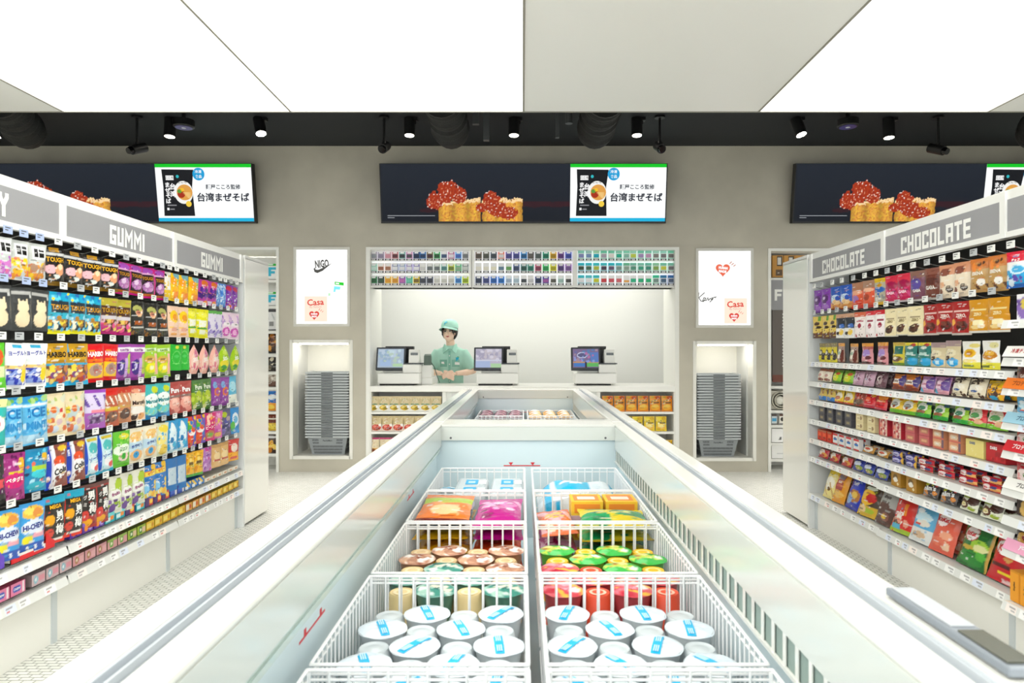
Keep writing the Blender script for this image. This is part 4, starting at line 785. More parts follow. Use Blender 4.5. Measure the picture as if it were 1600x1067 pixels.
# ---------------------------------------------------------------- chocolate aisle
DR = {
'pu': ('purple bag with dark lettering blot', 'G 8a44b4;E .55 .55 .32 .2 5a3070;E .5 .58 .14 .07 c8b0d8;B .0 .05 5a1a8a;E .6 .2 .3 .1 a870c8'),
'bo': ('blue and orange biscuit bag', 'G 2a5cbc;E .5 .45 .36 .2 c8dcf0;B 0 .3 d8924a;E .55 .32 .3 .12 e8c088;E .7 .48 .2 .1 2450b8;B 0 .06 8a3a1a'),
'ro': ('coral red chocolate bag', 'G e05a34;B .66 1 b07a5c;E .5 .6 .4 .1 e8a888;E .45 .36 .25 .14 9a70b4;E .65 .22 .25 .1 c83020;B 0 .1 d82a18'),
'rn': ('coral red chocolate bag with nut print', 'G e45a38;B .72 1 a88068;E .5 .64 .4 .08 f0b898;E .4 .38 .22 .12 a83a1c;B 0 .08 d83020'),
'ye': ('yellow, blue and grey snack bag', 'G b8b098;B .84 1 e0b81c;E .5 .56 .4 .12 2860b0;E .5 .72 .2 .07 d8a020;B 0 .12 e8bc1c;D 10 .08 .14 .44 3060b0,d8d8d4,888 3'),
'pk': ('raspberry pouch with silver edge', 'G cc1e58;B .72 1 d8344c;E .5 .62 .4 .16 a01848;B 0 .07 d0c8cc;S 2 .3 .2 .5 d84a88;T GABA .5 .36 .11 ffd8e8'),
'bp': ('brown and violet pouch', 'G 7a4a5c;E .4 .55 .35 .2 5a4a98;B .76 1 8a6458;B 0 .06 c8c4c0;T GABA .5 .34 .1 f4f0ec'),
'bn': ('brown pouch with pale lettering', 'G 70392c;B .8 1 8a5648;E .5 .58 .4 .12 5c2a22;B 0 .06 c0bab4;T GABA .5 .38 .12 f0e8e0'),
'cm': ('cream pouch with black round seal', 'G ecdcc4;B .7 1 d0906c;E .4 .78 .3 .12 8a5040;E .66 .26 .2 .1 2c201c;E .66 .26 .14 .07 6a5a50;E .25 .4 .16 .1 e0a880;E .15 .2 .12 .1 7a4838'),
'tn': ('tan kraft pouch with white seal', 'G bc9458;B .7 1 c87434;D 7 .1 .66 .96 5a3a28,e8883c 3;E .64 .3 .2 .11 f4f0ea;S 2 .3 .08 .24 5a3a2c;T EBENA .5 .56 .1 f8f0e0'),
'lg': ('large red, white and blue bag', 'G 28a0d8;B .7 1 d8203a;B .5 .7 f2f0f0;E .6 .5 .35 .14 d8f0fa;E .6 .5 .26 .1 48b0e4;B 0 .1 1c60b4;D 8 .1 .1 .34 8a6ac0,d8e8f4,5a4ab0 3;T チョコ .5 .76 .08 ffffff'),
'yp': ('yellow pouch with brown foot', 'G e8c860;B 0 .24 5c3828;D 9 .08 .1 .4 5a3020,7a4a28 2;E .4 .66 .26 .08 4a3018;E .6 .5 .26 .06 3a2814;R .5 .8 .75 1 6aa040'),
'bw': ('black and white pouch', 'G 30343c;B 0 .42 ecebe8;E .6 .5 .24 .1 4a78c8;E .6 .24 .2 .12 eec850;B .84 1 d0a080;E .3 .2 .14 .07 30261e'),
'wp': ('white pouch with pink top and seal', 'G f2e8e4;B .82 1 d86848;E .5 .6 .42 .22 f8f2f0;E .5 .46 .14 .1 98283c;E .5 .64 .3 .04 c06a78;D 6 .05 .04 .16 5a2018,b04a50 3'),
'wr': ('white pouch with crimson top and heart print', 'G f4eaea;B .84 1 d02030;E .5 .58 .42 .24 fbf4f4;E .5 .44 .16 .1 a02040;R .2 .6 .8 .66 9a3048;D 6 .05 .04 .14 5a2018,c04a50 3'),
'ce': ('cream pouch with dark chocolate pieces', 'G eee0b4;E .42 .24 .3 .12 4a2c1c;E .55 .32 .2 .1 5c3828;E .38 .3 .14 .07 3a2014;R .15 .62 .8 .66 a09070;B 0 .04 c8c4b8;T ZERO .5 .54 .1 8a7a50'),
're': ('deep red pouch with chocolate pieces', 'G a4201f;E .6 .28 .28 .14 4a1c14;E .5 .34 .18 .08 70301e;E .12 .38 .12 .1 e8a01c;R .1 .68 .9 .73 e8c0b8;B 0 .05 c0b4ac;T ZERO .5 .58 .11 f0dcd4'),
'go': ('golden pouch with white biscuit blocks', 'G d09018;E .55 .3 .28 .1 f6e8b8;E .42 .18 .2 .07 eecf88;E .7 .2 .16 .07 f8ecd0;R .1 .66 .9 .72 f0d890;B 0 .05 d8d4cc;T ZERO .5 .56 .1 f8e8b0'),
'pb': ('white box with purple snack picture', 'G f0eef2;E .25 .45 .26 .4 8a6ab8;E .3 .6 .16 .2 d8c048;R .55 .2 .95 .5 c8b0dc;S 2 .4 .58 .82 6a4a98'),
'ys': ('small yellow pouch with dark seal', 'G e0cc38;B .8 1 8a7a50;E .4 .5 .3 .16 4a4438;E .4 .5 .2 .1 d8d4c0;B 0 .2 e8dc40;E .8 .3 .2 .2 3a342c'),
'ob': ('orange-headed brown pouch with cream label', 'G b09080;B .84 1 e8a040;E .42 .46 .34 .24 eee4d0;E .8 .4 .16 .36 6a3028;B 0 .06 6a4038;E .42 .48 .2 .08 8aa890'),
'pi': ('pink pouch with violet picture and orange head', 'G d8929a;B .84 1 eaa040;B .72 .84 b8605c;E .5 .52 .34 .18 a888d0;E .7 .3 .2 .1 6a3038;E .5 .06 .4 .06 4a2826'),
'gy': ('tall green and yellow pouch', 'G d8c83c;R .2 .5 .9 .84 1c6a5c;B .86 1 c8a840;E .5 .28 .4 .12 6c4830;E .4 .3 .18 .07 e8d8b0;B 0 .1 6a8a30'),
'tl': ('teal pouch with blue sticker and yellow head', 'G 2c7c74;B .86 1 e4d02c;E .7 .9 .2 .06 c03a30;E .72 .2 .3 .17 28a0d4;E .5 .78 .24 .06 d8e0d0;R .2 .46 .8 .58 b8d8d0'),
'bb': ('beige spouted pouch with blue sticker', 'G d8c8a0;B .8 1 a89090;E .62 .2 .3 .16 28a0dc;R .52 .12 .72 .26 c8e8f4;E .4 .55 .4 .14 e8dcb8;E .3 .35 .14 .1 4a3a2c'),
'wy': ('white pouch with golden fruit on yellow base', 'G f2f0e8;B 0 .24 e0d838;E .5 .56 .36 .16 e8b41c;E .5 .56 .2 .08 c88010;E .72 .84 .3 .08 ecdc80;E .5 .28 .4 .06 f0dc90;R .2 .06 .8 .14 7a8a30'),
'wb': ('white pouch with baked cookie on yellow base', 'G f2f0ea;B 0 .24 e2da3c;E .5 .5 .42 .16 c8821c;E .5 .56 .3 .08 e8b440;E .7 .84 .26 .1 e8e0a0;R .1 .06 .6 .14 5a6a28;E .4 .28 .3 .05 f0e4b0'),
'b2': ('small beige nut pouch with brown edge', 'G e8d8c0;E .5 .5 .36 .3 f4ead8;B .8 1 b06a50;E .5 .45 .2 .14 d0a098;E .5 .14 .4 .1 8a4a3c'),
'g2': ('small green pouch with lime fruit', 'G 8cc82c;E .5 .4 .32 .26 d8dc28;B .76 1 6a9a30;E .7 .7 .2 .12 c85a30;B 0 .1 4a8a28'),
'm2': ('mauve chocolate pouch', 'G c49ab0;E .5 .5 .3 .3 d8b8cc;E .45 .5 .18 .16 a8a8b8;D 10 .08 .05 .95 a87890,d8b0c4,8a5a70 3'),
'd2': ('dark brown-mauve pouch', 'G 6a4450;E .5 .5 .3 .3 b8a0a4;E .45 .55 .16 .14 e8e0dc;D 8 .1 .05 .95 4a2c38,8a6070 3'),
'o2': ('orange snack pack with white lettering', 'G e08430;B 0 .3 8a3a24;R .05 .36 .95 .66 f4ece4;E .85 .6 .16 .4 4a3a80;T Crunky .45 .5 .2 6a3a2c'),
'l2': ('lilac pink snack pack', 'G c88ac0;E .4 .5 .38 .26 f0d0e0;E .8 .5 .2 .5 6a4a98;B 0 .2 e0a0b0;E .2 .16 .14 .14 58b0d8;T Crunky .45 .48 .18 b85a80'),
'c2': ('cream chocolate-chip snack pack', 'G e8dcc0;D 9 .09 .72 .98 3c2418 3;D 6 .08 .04 .22 4a2c1c 4;E .5 .48 .4 .22 f4ecd8;E .5 .32 .2 .06 3a5a98;T RUN .5 .5 .26 f8f4ec'),
'y2': ('yellow and brown snack pack', 'G 6a4a38;D 24 .1 .1 .7 f0bc18,e8a010,4a3028 3;E .5 .1 .2 .1 30a8d8;B .8 1 e8c028'),
'yb': ('small yellow pack with blue corner', 'G e0c468;R .3 0 1 .3 3a7cc8;S 2 .4 .5 .9 a86a38;B .84 1 c8b048'),
'y3': ('yellow pack with white egg print', 'G ecc42c;E .5 .5 .4 .3 f0ead8;E .5 .36 .28 .14 b85a38;E .4 .85 .3 .1 f4dc60;B 0 .1 c85030'),
'rb': ('red-brown fruit pack', 'G a84a3c;E .4 .6 .3 .24 c83428;E .6 .3 .3 .2 7a6858;D 8 .1 .05 .95 d8887a,5a3028 3'),
'rd': ('bright red stand-up pack', 'G d42430;E .4 .55 .26 .16 e85a28;E .8 .85 .2 .14 f0a030;B 0 .2 b83044;R .15 .16 .85 .24 e07a78'),
'r4': ('bright red pack with orange sun', 'G d8262c;E .62 .8 .4 .2 f09028;R .1 .5 .9 .58 f0a070;R .1 .24 .9 .34 b82030;B 0 .12 c84860'),
'yw': ('yellow bag with white flower badge', 'G eec41c;E .46 .54 .38 .28 f4f2ea;E .46 .5 .24 .14 8a8a88;R .4 .3 .56 .44 9a4a28;B 0 .22 6cb428;E .85 .85 .16 .1 e87a28'),
'gg': ('lime green bag with white flower badge', 'G 98cc24;E .46 .54 .38 .28 f2f4ea;E .46 .52 .26 .13 4a8a68;E .5 .3 .3 .1 9a5a38;B 0 .22 2ca038;E .85 .8 .2 .1 3a5a78'),
'rg': ('red and white bag with green foot', 'G e43038;E .4 .56 .42 .34 f2ead8;E .4 .52 .28 .14 5aa060;B 0 .2 7cc030;E .7 .22 .2 .12 e8b48c;E .3 .28 .24 .06 c83030'),
'bk': ('grey-black chocolate box', 'G 55555c;R .2 .25 .8 .7 7c766a;R .3 .4 .7 .56 a89a70;B .9 1 3c3c44'),
'cb': ('cream chocolate box', 'G ecdcaa;R .15 .3 .85 .7 f4eac4;E .7 .5 .14 .24 a8885a;R .2 .42 .5 .54 b89a60'),
'fb': ('red-flowered chocolate box', 'G e8b8a8;D 18 .09 .05 .95 c8384a,f4e4d8,a83040,e8907c 3;R .0 0 .12 1 c83040'),
'rs': ('rose-brown chocolate box', 'G d0686a;R .15 .25 .85 .72 c88a68;R .25 .4 .75 .6 e8b48c;B 0 .1 b84a58'),
'sa': ('salmon chocolate box with pale title', 'G e09a72;E .42 .5 .34 .26 f0d8b8;R .8 0 1 1 7a6070;B 0 .12 d87060;T Crispy .42 .5 .22 ffffff'),
'dw': ('pale yellow chocolate box with blue lettering', 'G eede88;R 0 .0 1 .04 d8c870;S 1.5 .06 .1 .6 f4e8a8;T DARS .38 .8 .15 3c5c98'),
'dr': ('red chocolate box with white lettering', 'G c0202a;R .5 .3 1 .6 a81c24;B 0 .06 98181f;D 6 .06 .1 .4 d8383c,a01820 2;T DARS .4 .76 .17 ffffff'),
'sr': ('small scarlet chocolate tube', 'G d8341c;R .2 .3 .8 .7 f05a28;B .8 1 b06848;E .5 .3 .3 .1 a82818'),
'kw': ('red-capped white milk chocolate pack', 'G f2eeec;B .8 1 d8343c;E .5 .5 .36 .14 3078c0;B 0 .14 d83030;E .5 .3 .3 .08 e8f0f4;T kinder .5 .66 .09 d82030'),
'gd': ('grey-dark slim chocolate pack', 'G 6a6064;R .2 .2 .8 .6 9a7a7c;B .7 1 4a4448'),
'gw': ('gold and white wafer bar', 'G c08a38;E .5 .5 .4 .42 f2ece0;E .5 .5 .24 .16 c84a3c;R 0 0 .06 1 8a5a20'),
'pbar': ('indigo chocolate bar', 'G 4a48a0;E .5 .5 .34 .36 c8c4e8;R .88 0 1 1 e0b040;T choco .5 .5 .34 3a3890'),
'kk': ('red wafer bar with white oval', 'G c81e30;E .36 .52 .28 .38 fbf0f0;R .6 .3 .9 .7 4a4a78;B 0 .14 f0b890;T KitKat .36 .52 .3 d01828'),
'kc': ('red wafer bar with caramel biscuit end', 'G d02434;E .32 .55 .26 .36 fbf0f0;R .56 .2 1 .6 e8a85c;R .6 .5 .86 .8 4a4a80;T KitKat .32 .55 .28 d01828'),
'rgb': ('red pack with white flower and gold', 'G c02c38;E .4 .55 .34 .3 e8dcd0;E .7 .3 .24 .22 d8984a;E .6 .25 .16 .12 b8402c;B .84 1 8a6058'),
'bwp': ('indigo and white mini-bar pack', 'G 2c3ca0;E .5 .6 .34 .2 d0d8f0;E .7 .26 .26 .2 8a9a48;R 0 0 .07 1 e8e4c8;D 6 .1 .04 .3 c8b878,4050b0 3'),
'kr': ('kraft box with white tree window', 'G b8862c;E .45 .56 .26 .28 7a5a20;E .45 .46 .24 .16 f4f0e4;E .7 .2 .1 .1 f0e0b0'),
'mm': ('dark brown bag with white lettering', 'G 4a4446;D 14 .08 .72 .98 a8a8a8,c84848,4aa0c0,c8c838 3;D 10 .08 .02 .28 c83038,d88838,888 4;T m&m’s .5 .5 .3 f4f4f4 .12'),
'gwb': ('green and white chocolate-pie bag', 'G e8ead4;B .68 1 a0b438;E .32 .34 .26 .24 5c3424;E .3 .32 .16 .14 e8d8a0;E .75 .6 .24 .28 4a2a20;E .7 .14 .2 .1 a4b83c'),
'fy': ('yellow and white bag with bean print', 'G ecdc8c;B .78 1 e8c824;E .5 .5 .4 .2 f4f0e0;S 2 .2 .1 .5 c8a060;E .6 .3 .14 .06 6a4a20'),
'el': ('orange bag with red ladder panel', 'G e49a28;R .2 .4 .74 .94 a84038;R .24 .72 .7 .86 8a7880;R .24 .48 .7 .56 c8584c;E .5 .26 .4 .1 f0c060;T ELISE .47 .64 .07 fff0e0'),
'to': ('royal blue biscuit bag with white lettering', 'G 2036b8;E .62 .4 .34 .2 b87838;E .66 .44 .18 .1 e8c050;E .3 .3 .24 .16 8cb0e0;B 0 .14 1c30a8;E .4 .92 .12 .04 d83040;T Topp .5 .76 .14 f4f4fa .2'),
'yr': ('yellow and red bag with cookies', 'G 4a3a2a;E .45 .56 .4 .24 f0bc1c;E .66 .56 .24 .14 c82a28;B 0 .3 d8b030;E .6 .18 .3 .08 a8c030;E .3 .2 .2 .1 e8c890;E .5 .84 .3 .06 e8f0e0'),
'gb': ('grey-topped brown bag with star shapes', 'G 5c3c34;B .5 1 a8a8a4;E .5 .48 .3 .14 5a3a32;E .6 .22 .18 .08 d8b030;E .62 .22 .22 .12 8a5c50;E .58 .22 .13 .06 e8c030;T choco .5 .76 .1 3a2c28;R .3 .6 .7 .63 6a6460'),
'mi': ('red assorted-chocolate bag', 'G d42c24;B .86 1 c89030;D 12 .1 .16 .4 f4ece0,5a2c20,e8a088 3;B 0 .12 a8c838;R .1 .1 .5 .2 50b0d0;R .55 .46 .7 .76 e88a28;T mini .42 .5 .13 fff4ec .1;T 5 .24 .76 .1 fff4ec'),
'lb': ('light blue and white bag', 'G 5cacd8;E .5 .66 .4 .12 c8e8f4;E .6 .5 .28 .08 e4e0d4;B 0 .36 e4e6e4;E .5 .2 .3 .08 d8b898;R .3 .44 .5 .48 d04838;E .3 .8 .2 .06 e8f4fa'),
'ks': ('salmon red wafer bag with white oval', 'G e0604a;E .4 .74 .26 .16 c8202c;E .4 .74 .24 .145 fbeeee;E .66 .4 .24 .1 f4a888;E .7 .18 .18 .1 f0c8a8;E .4 .24 .3 .1 e8785c;T KitKat .4 .74 .1 d01828 .05'),
'kg': ('dark green wafer bag with white oval', 'G 1f6c2c;E .34 .72 .26 .17 b81e2c;E .34 .72 .24 .15 fbeeee;E .7 .5 .26 .14 9cc838;E .74 .46 .2 .08 e0e0a0;E .5 .2 .4 .16 2c8a34;R .94 0 1 1 c8a048;E .36 .42 .2 .05 c8a83c;E .8 .3 .14 .1 54b03c;T KitKat .34 .72 .1 d01828 .05'),
'kb': ('big red wafer bag with large white oval', 'G cc1c26;E .5 .68 .42 .17 b01420;E .5 .68 .4 .15 fdf4f4;E .6 .48 .14 .06 d8a050;R .1 .3 .7 .36 5a1414;R .36 .16 .96 .22 f0d828;R .5 .02 .86 .08 e8c8c8;T KitKat .5 .68 .15 d01828 .08'),
'og': ('orange chocolate box with dark lettering', 'G f0a024;R .85 0 1 1 e08c10;B .94 1 d88c14;T Guylian .45 .5 .1 4a2c10 1.57 .9'),
'po': ('dark pack with gold trim', 'G 3a2a26;E .5 .5 .3 .3 c89a40;D 8 .1 .1 .9 8a2a28,d8b060 3'),
'pa': ('crimson snack bar pack', 'G b81c2c;E .5 .5 .36 .3 f0e0dc;D 8 .08 .1 .9 4a8a38,e8a0a0 3'),
}
# rows: (x pixel, design, kind, width, height, thick)
def rrow(ri, items, z, kind, w, h, t, where, xface=None, lean=0, hang=False, stack=1, n0='chocolate_pouch', cat='pouch', depth=.02):
    X = xface or XR+depth; seq = [(d, x) for d, x in items][::-1]; rr = runs(seq)     # camera end first
    Ys = [X*F/(x-816) for _, x in seq]
    for j, ((d, x), Y) in enumerate(zip(seq, Ys)):
        dl = Y-Ys[j-1] if j else Ys[1]-Y; dr = Ys[j+1]-Y if j < len(seq)-1 else dl
        wd = min(w, max(w*.5, .5*(dl+dr)*.95)); wd = min(wd, min(dl, dr)*.97)
        if Y+wd/2 > 5.09: Y = 5.09-wd/2
        desc, spec = DR[d]; q = random.Random(ri*100+j)
        for s in range(stack):
            hh = h*(q.uniform(.96, 1.03) if kind != 'box' and stack == 1 else 1)
            loc = (X, Y, z-.030-hh) if hang else (X, Y, z+.001+s*(h+.001)+(t*.45*sin(lean) if lean else 0))
            jit = 0 if kind == 'box' else (.16 if hang else .05)+q.uniform(-.08, .08)
            lb = lab(desc, *rr[j], 'from the camera end', where)
            if stack > 1: lb = ('upper ' if s else 'lower ')+lb
            product(n0, 'R'+d, spec, wd, hh, t, kind, loc, (-lean, 0, -pi/2+jit), 1, lb, cat, where)
            if 4 <= ri <= 9 and t < .09 and d not in ('og', 'kb'):
                dx = max(t+.012, hh*sin(lean)*.55+.02)
                product(n0, 'R'+d, spec, wd, hh, t, kind, (X+dx, Y+q.uniform(-.006, .006), loc[2]), (-lean, 0, -pi/2+jit*.7), 1, 'rear '+lb, cat, where)
        if hang: hook('R', Y, z-.021, j+ri*2)
rrow(1, [('pu', 1279), ('pu', 1291), ('bo', 1308), ('bo', 1323), ('ro', 1341), ('rn', 1359), ('ye', 1377), ('pk', 1395), ('pk', 1414), ('bp', 1436), ('bn', 1458), ('cm', 1482), ('cm', 1505), ('tn', 1532), ('tn', 1560), ('lg', 1591)],
     1.805, 'bag', .135, .165, .04, 'top chocolate row', hang=True, n0='chocolate_bag', cat='bag')
rrow(2, [('yp', 1279), ('yp', 1292), ('yp', 1303), ('bw', 1315), ('bw', 1329), ('wp', 1345), ('wr', 1361), ('wr', 1377), ('ce', 1393), ('ce', 1411), ('ce', 1432), ('re', 1455), ('re', 1478), ('re', 1503), ('go', 1530), ('go', 1561)],
     1.612, 'pouch', .14, .165, .035, 'second chocolate row', hang=True)
rrow(3, [('ys', 1286), ('ys', 1295), ('ys', 1304), ('ob', 1315), ('ob', 1335), ('pi', 1356), ('pi', 1380), ('gy', 1405), ('tl', 1424), ('tl', 1445), ('bb', 1467), ('bb', 1490), ('wy', 1518), ('wb', 1549)],
     1.25, 'pouch', .12, .135, .05, 'first chocolate shelf', depth=.05)
rrow(4, [('b2', 1283), ('b2', 1293), ('g2', 1307), ('g2', 1325), ('m2', 1340), ('m2', 1357), ('d2', 1376), ('o2', 1403), ('o2', 1424), ('l2', 1448), ('l2', 1471), ('c2', 1498), ('c2', 1525), ('y2', 1554)],
     1.105, 'bag', .12, .092, .05, 'second chocolate shelf', lean=.25, n0='snack_pack', cat='bag', depth=.025)
rrow(5, [('yb', 1285), ('yb', 1298), ('y3', 1311), ('y3', 1326), ('rb', 1342), ('rd', 1358), ('r4', 1376), ('yw', 1400), ('yw', 1420), ('gg', 1442), ('gg', 1469), ('gg', 1500), ('rg', 1526), ('rg', 1558)],
     .97, 'pouch', .125, .098, .05, 'third chocolate shelf', lean=.18, n0='snack_pack', cat='bag', depth=.03)
rrow(6, [('bk', 1284), ('bk', 1297), ('bk', 1311), ('bk', 1325), ('cb', 1343), ('cb', 1361), ('fb', 1380), ('fb', 1401), ('rs', 1422), ('rs', 1444), ('sa', 1466), ('sa', 1492)],
     .825, 'box', .092, .05, .12, 'fourth chocolate shelf', stack=2, n0='chocolate_box', cat='box')
rrow(6, [('dw', 1523), ('dr', 1556)], .825, 'box', .13, .085, .2, 'fourth chocolate shelf', n0='chocolate_box', cat='box')
rrow(7, [('sr', 1281), ('sr', 1288), ('sr', 1296), ('kw', 1305), ('kw', 1315), ('kw', 1326), ('kw', 1338)], .683, 'box', .07, .075, .03, 'fifth chocolate shelf', n0='chocolate_box', cat='box')
rrow(7, [('gw', 1356), ('gw', 1378)], .683, 'bag', .13, .045, .035, 'fifth chocolate shelf', n0='chocolate_bar', cat='bar', lean=.5, depth=.03)
rrow(7, [('pbar', 1403), ('pbar', 1424)], .683, 'bag', .105, .034, .03, 'fifth chocolate shelf', stack=2, n0='chocolate_bar', cat='bar', depth=.03)
rrow(7, [('kk', 1448), ('kk', 1479), ('kc', 1513), ('kc', 1550)], .683, 'bag', .125, .034, .04, 'fifth chocolate shelf', stack=2, n0='chocolate_bar', cat='bar', depth=.035)
rrow(8, [('rgb', 1286), ('rgb', 1303), ('rgb', 1322), ('bwp', 1340), ('bwp', 1356), ('bwp', 1376)], .547, 'bag', .125, .075, .05, 'sixth chocolate shelf', lean=.35, n0='snack_pack', cat='bag', depth=.03)
rrow(8, [('kr', 1400), ('kr', 1424)], .547, 'box', .1, .085, .1, 'sixth chocolate shelf', n0='chocolate_box', cat='box')
rrow(8, [('mm', 1453), ('mm', 1481), ('gwb', 1513), ('gwb', 1548)], .547, 'bag', .125, .09, .05, 'sixth chocolate shelf', lean=.35, n0='snack_pack', cat='bag', depth=.03)
rrow(9, [('fy', 1293), ('el', 1309), ('to', 1330), ('yr', 1353), ('gb', 1379), ('mi', 1406), ('lb', 1436), ('ks', 1469), ('kg', 1516), ('kb', 1566)], .268, 'bag', .225, .225, .06, 'bottom chocolate shelf', lean=.32, n0='chocolate_bag', cat='bag', depth=.04)
rrow(9, [('og', 1586), ('og', 1602)], .268, 'box', .06, .13, .1, 'bottom chocolate shelf', xface=2.10, n0='chocolate_box', cat='box')
XP = XR-.06
for k, (z, d, kd, w_, h_, n_) in enumerate(((1.47, 'pb', 'box', .15, .11, 'snack_box'), (1.186, 'bn', 'pouch', .13, .12, 'chocolate_pouch'), (1.04, 'lb', 'pouch', .13, .10, 'chocolate_pouch'), (.917, 'pa', 'bag', .13, .09, 'snack_pack'), (.76, 'pa', 'bag', .13, .1, 'snack_pack'), (.635, 'po', 'box', .13, .09, 'snack_box'), (.50, 'po', 'bag', .13, .09, 'snack_pack'))):
    for i in range(2):
        sp = DR[d]
        product(n_, 'R'+d, sp[1], w_, h_, .05, kd, (XP+.04, 2.92-i*(w_+.015)-w_/2+.02, z+.001), (0, 0, -pi/2), 1,
                '%s, %s on protruding %s shelf beside the camera' % (sp[0], ('first', 'second')[i], ORD[k]), 'pack', 'packs on the protruding chocolate shelves')
for k, (z, c, txt, tc_, lb) in enumerate(((1.31, 'f6f4f0', '冷凍チョコレート', 'c03030', 'white shelf card with red and black writing'), (1.175, 'ee7a20', 'プロテインバー', '8a3a10', 'orange shelf card'), (1.03, '9ac8dc', 'プロテイン', '2a5a78', 'light blue shelf card'),
        (.91, 'd0202c', 'プロテインバー', 'ffffff', 'red shelf card with white writing'), (.75, 'f4f2ee', 'プロテイン', '2c2c30', 'white shelf card with black writing'), (.49, 'f0a8c8', 'yommy', 'ffffff', 'pink shelf card'))):
    e = MB(); e.box(-.13, -.004, 0, .13, 0, .05, 0, lin(c)); put_text(e, txt, .022, lambda a, b: (a, -.005, .026+b), 0, tc_, .02, .22)
    o = e.build('shelf_card', CARTON, None, 0); o.location = (XP-.028, 2.80, z+.004); o.rotation_euler = (-.5, 0, -pi/2); tag(o, lb+' on the protruding chocolate shelf', 'sign', 'shelf cards on the protruding chocolate shelves')
# ---------------------------------------------------------------- counter with snack shelves
cx0, cx1 = OC[0]+.045, OC[1]-.045; CT = PZ(603, YW)
ce_ = empty('service_counter', (0, YW, 0), 'long white service counter with open snack shelves in its front', 'counter')
MB().box(cx0, -.03, CT-.062, cx1, .62, CT).build('worktop', W, ce_, 0, .004)
CL = PX(691, YW); CR_ = PX(938, YW)
m = MB().box(cx0, .0, 0, cx0+.012, .6, CT-.062).box(cx1-.012, 0, 0, cx1, .6, CT-.062).box(cx0, .40, 0, cx1, .43, CT-.062)
m.box(CL, 0, 0, CL+.04, .4, CT-.062).box(CR_-.04, 0, 0, CR_, .4, CT-.062); m.box(cx0, .03, 0, cx1, .05, .08)
m.build('carcass', W, ce_, 0)
MB().box(CL+.04, .02, 0, CR_-.04, .04, CT-.062).build('front_panel', mat('counter_front', 'e6e8e4', .35), ce_, 0)
SZ = [PZ(643, YW), PZ(674, YW), PZ(708, YW)]
for z in SZ:
    for a, b in ((cx0+.012, CL), (CR_, cx1-.012)): MB().box(a, .004, z-.028, b, .4, z-.004).build('shelf', W, ce_, 0)
MB().box(CL+.10, .012, CT-.13, CL+.30, .02, CT-.08).box(CL+.16, .008, CT-.175, CL+.2, .02, CT-.165, 1).build('control_plate', [mat('plate_grey', 'd8dad8', .4), BLK], ce_, 0)
DS = {
'a': ('clear-topped pouch of yellow fries snack', 'G d8c69a;B 0 .4 f4f2e8;E .5 .24 .4 .17 d8b020;E .4 .28 .2 .08 f0d860;E .62 .2 .2 .08 8a7a1c;D 8 .05 .5 .95 c8b080,e8dcb8,8aa058 3;R .1 .44 .9 .5 5a8a68;E .85 .3 .1 .1 ffffff'),
'b': ('clear-topped pouch of red crab sticks', 'G d4c090;B 0 .44 f0dcd0;E .5 .24 .44 .2 c83420;E .35 .3 .16 .08 e88878;E .65 .16 .2 .08 8a2018;D 8 .05 .5 .95 c0a878,e4d8b0 3;E .85 .4 .12 .1 f8f4f0'),
'c': ('clear-topped pouch of dark orange seafood', 'G ecdcb8;B .9 1 c02a70;B 0 .3 d8a048;E .4 .16 .3 .1 7a3a1c;D 10 .06 .4 .85 d8b088,f4ecd8 3'),
'd': ('orange crisp packet with golden sticks', 'G e88c1c;E .5 .26 .42 .2 f4b02c;E .5 .34 .34 .1 f8cc58;E .75 .88 .24 .1 b8481c;E .25 .9 .2 .08 c8a030;R .15 .52 .85 .62 5a3a18;R .3 .66 .7 .72 f0e0b0;D 8 .06 .45 .8 c85a18,e8c048,6a8a28 3'),
'e': ('yellow crisp packet with golden sticks', 'G f0d02c;E .5 .28 .42 .22 f4c048;E .5 .36 .34 .1 fae890;E .3 .86 .22 .1 f4e040;E .75 .86 .2 .1 d8a820;R .2 .52 .85 .6 6a5a20;D 8 .06 .45 .8 e8a828,f8f0b0,a8a028 3'),
'f': ('golden crisp packet', 'G e8b828;E .5 .3 .4 .2 f0d870;D 8 .08 .5 .95 c88a20,f4e8a8 3')}
def crow(d, xs_, z, side, rown, h=.165):
    desc, spec = DS[d]
    for i, x in enumerate(xs_):
        product('snack_pouch', 'C'+d, spec, .122, h, .035, 'bag', (PX(x, YW+.05), YW+.045, z-.001), (-.08, 0, R.uniform(-.05, .05)), 1,
                '%s, %s from the wall end, %s counter shelf' % (desc, ORD[i], rown), 'snack pouch', 'snack pouches in the counter front')
crow('a', [583.5+16.3*i for i in range(7)], SZ[0], 'l', 'top'); crow('b', [588+17*i for i in range(6)], SZ[1], 'l', 'middle'); crow('c', [584+17.5*i for i in range(5)], SZ[2], 'l', 'lower')
crow('d', [1042-18.5*i for i in range(6)], SZ[0], 'r', 'top', .17); crow('e', [1033-18.5*i for i in range(4)], SZ[1], 'r', 'middle', .16); crow('f', [1042-18.5*i for i in range(4)], SZ[2], 'r', 'lower', .14)

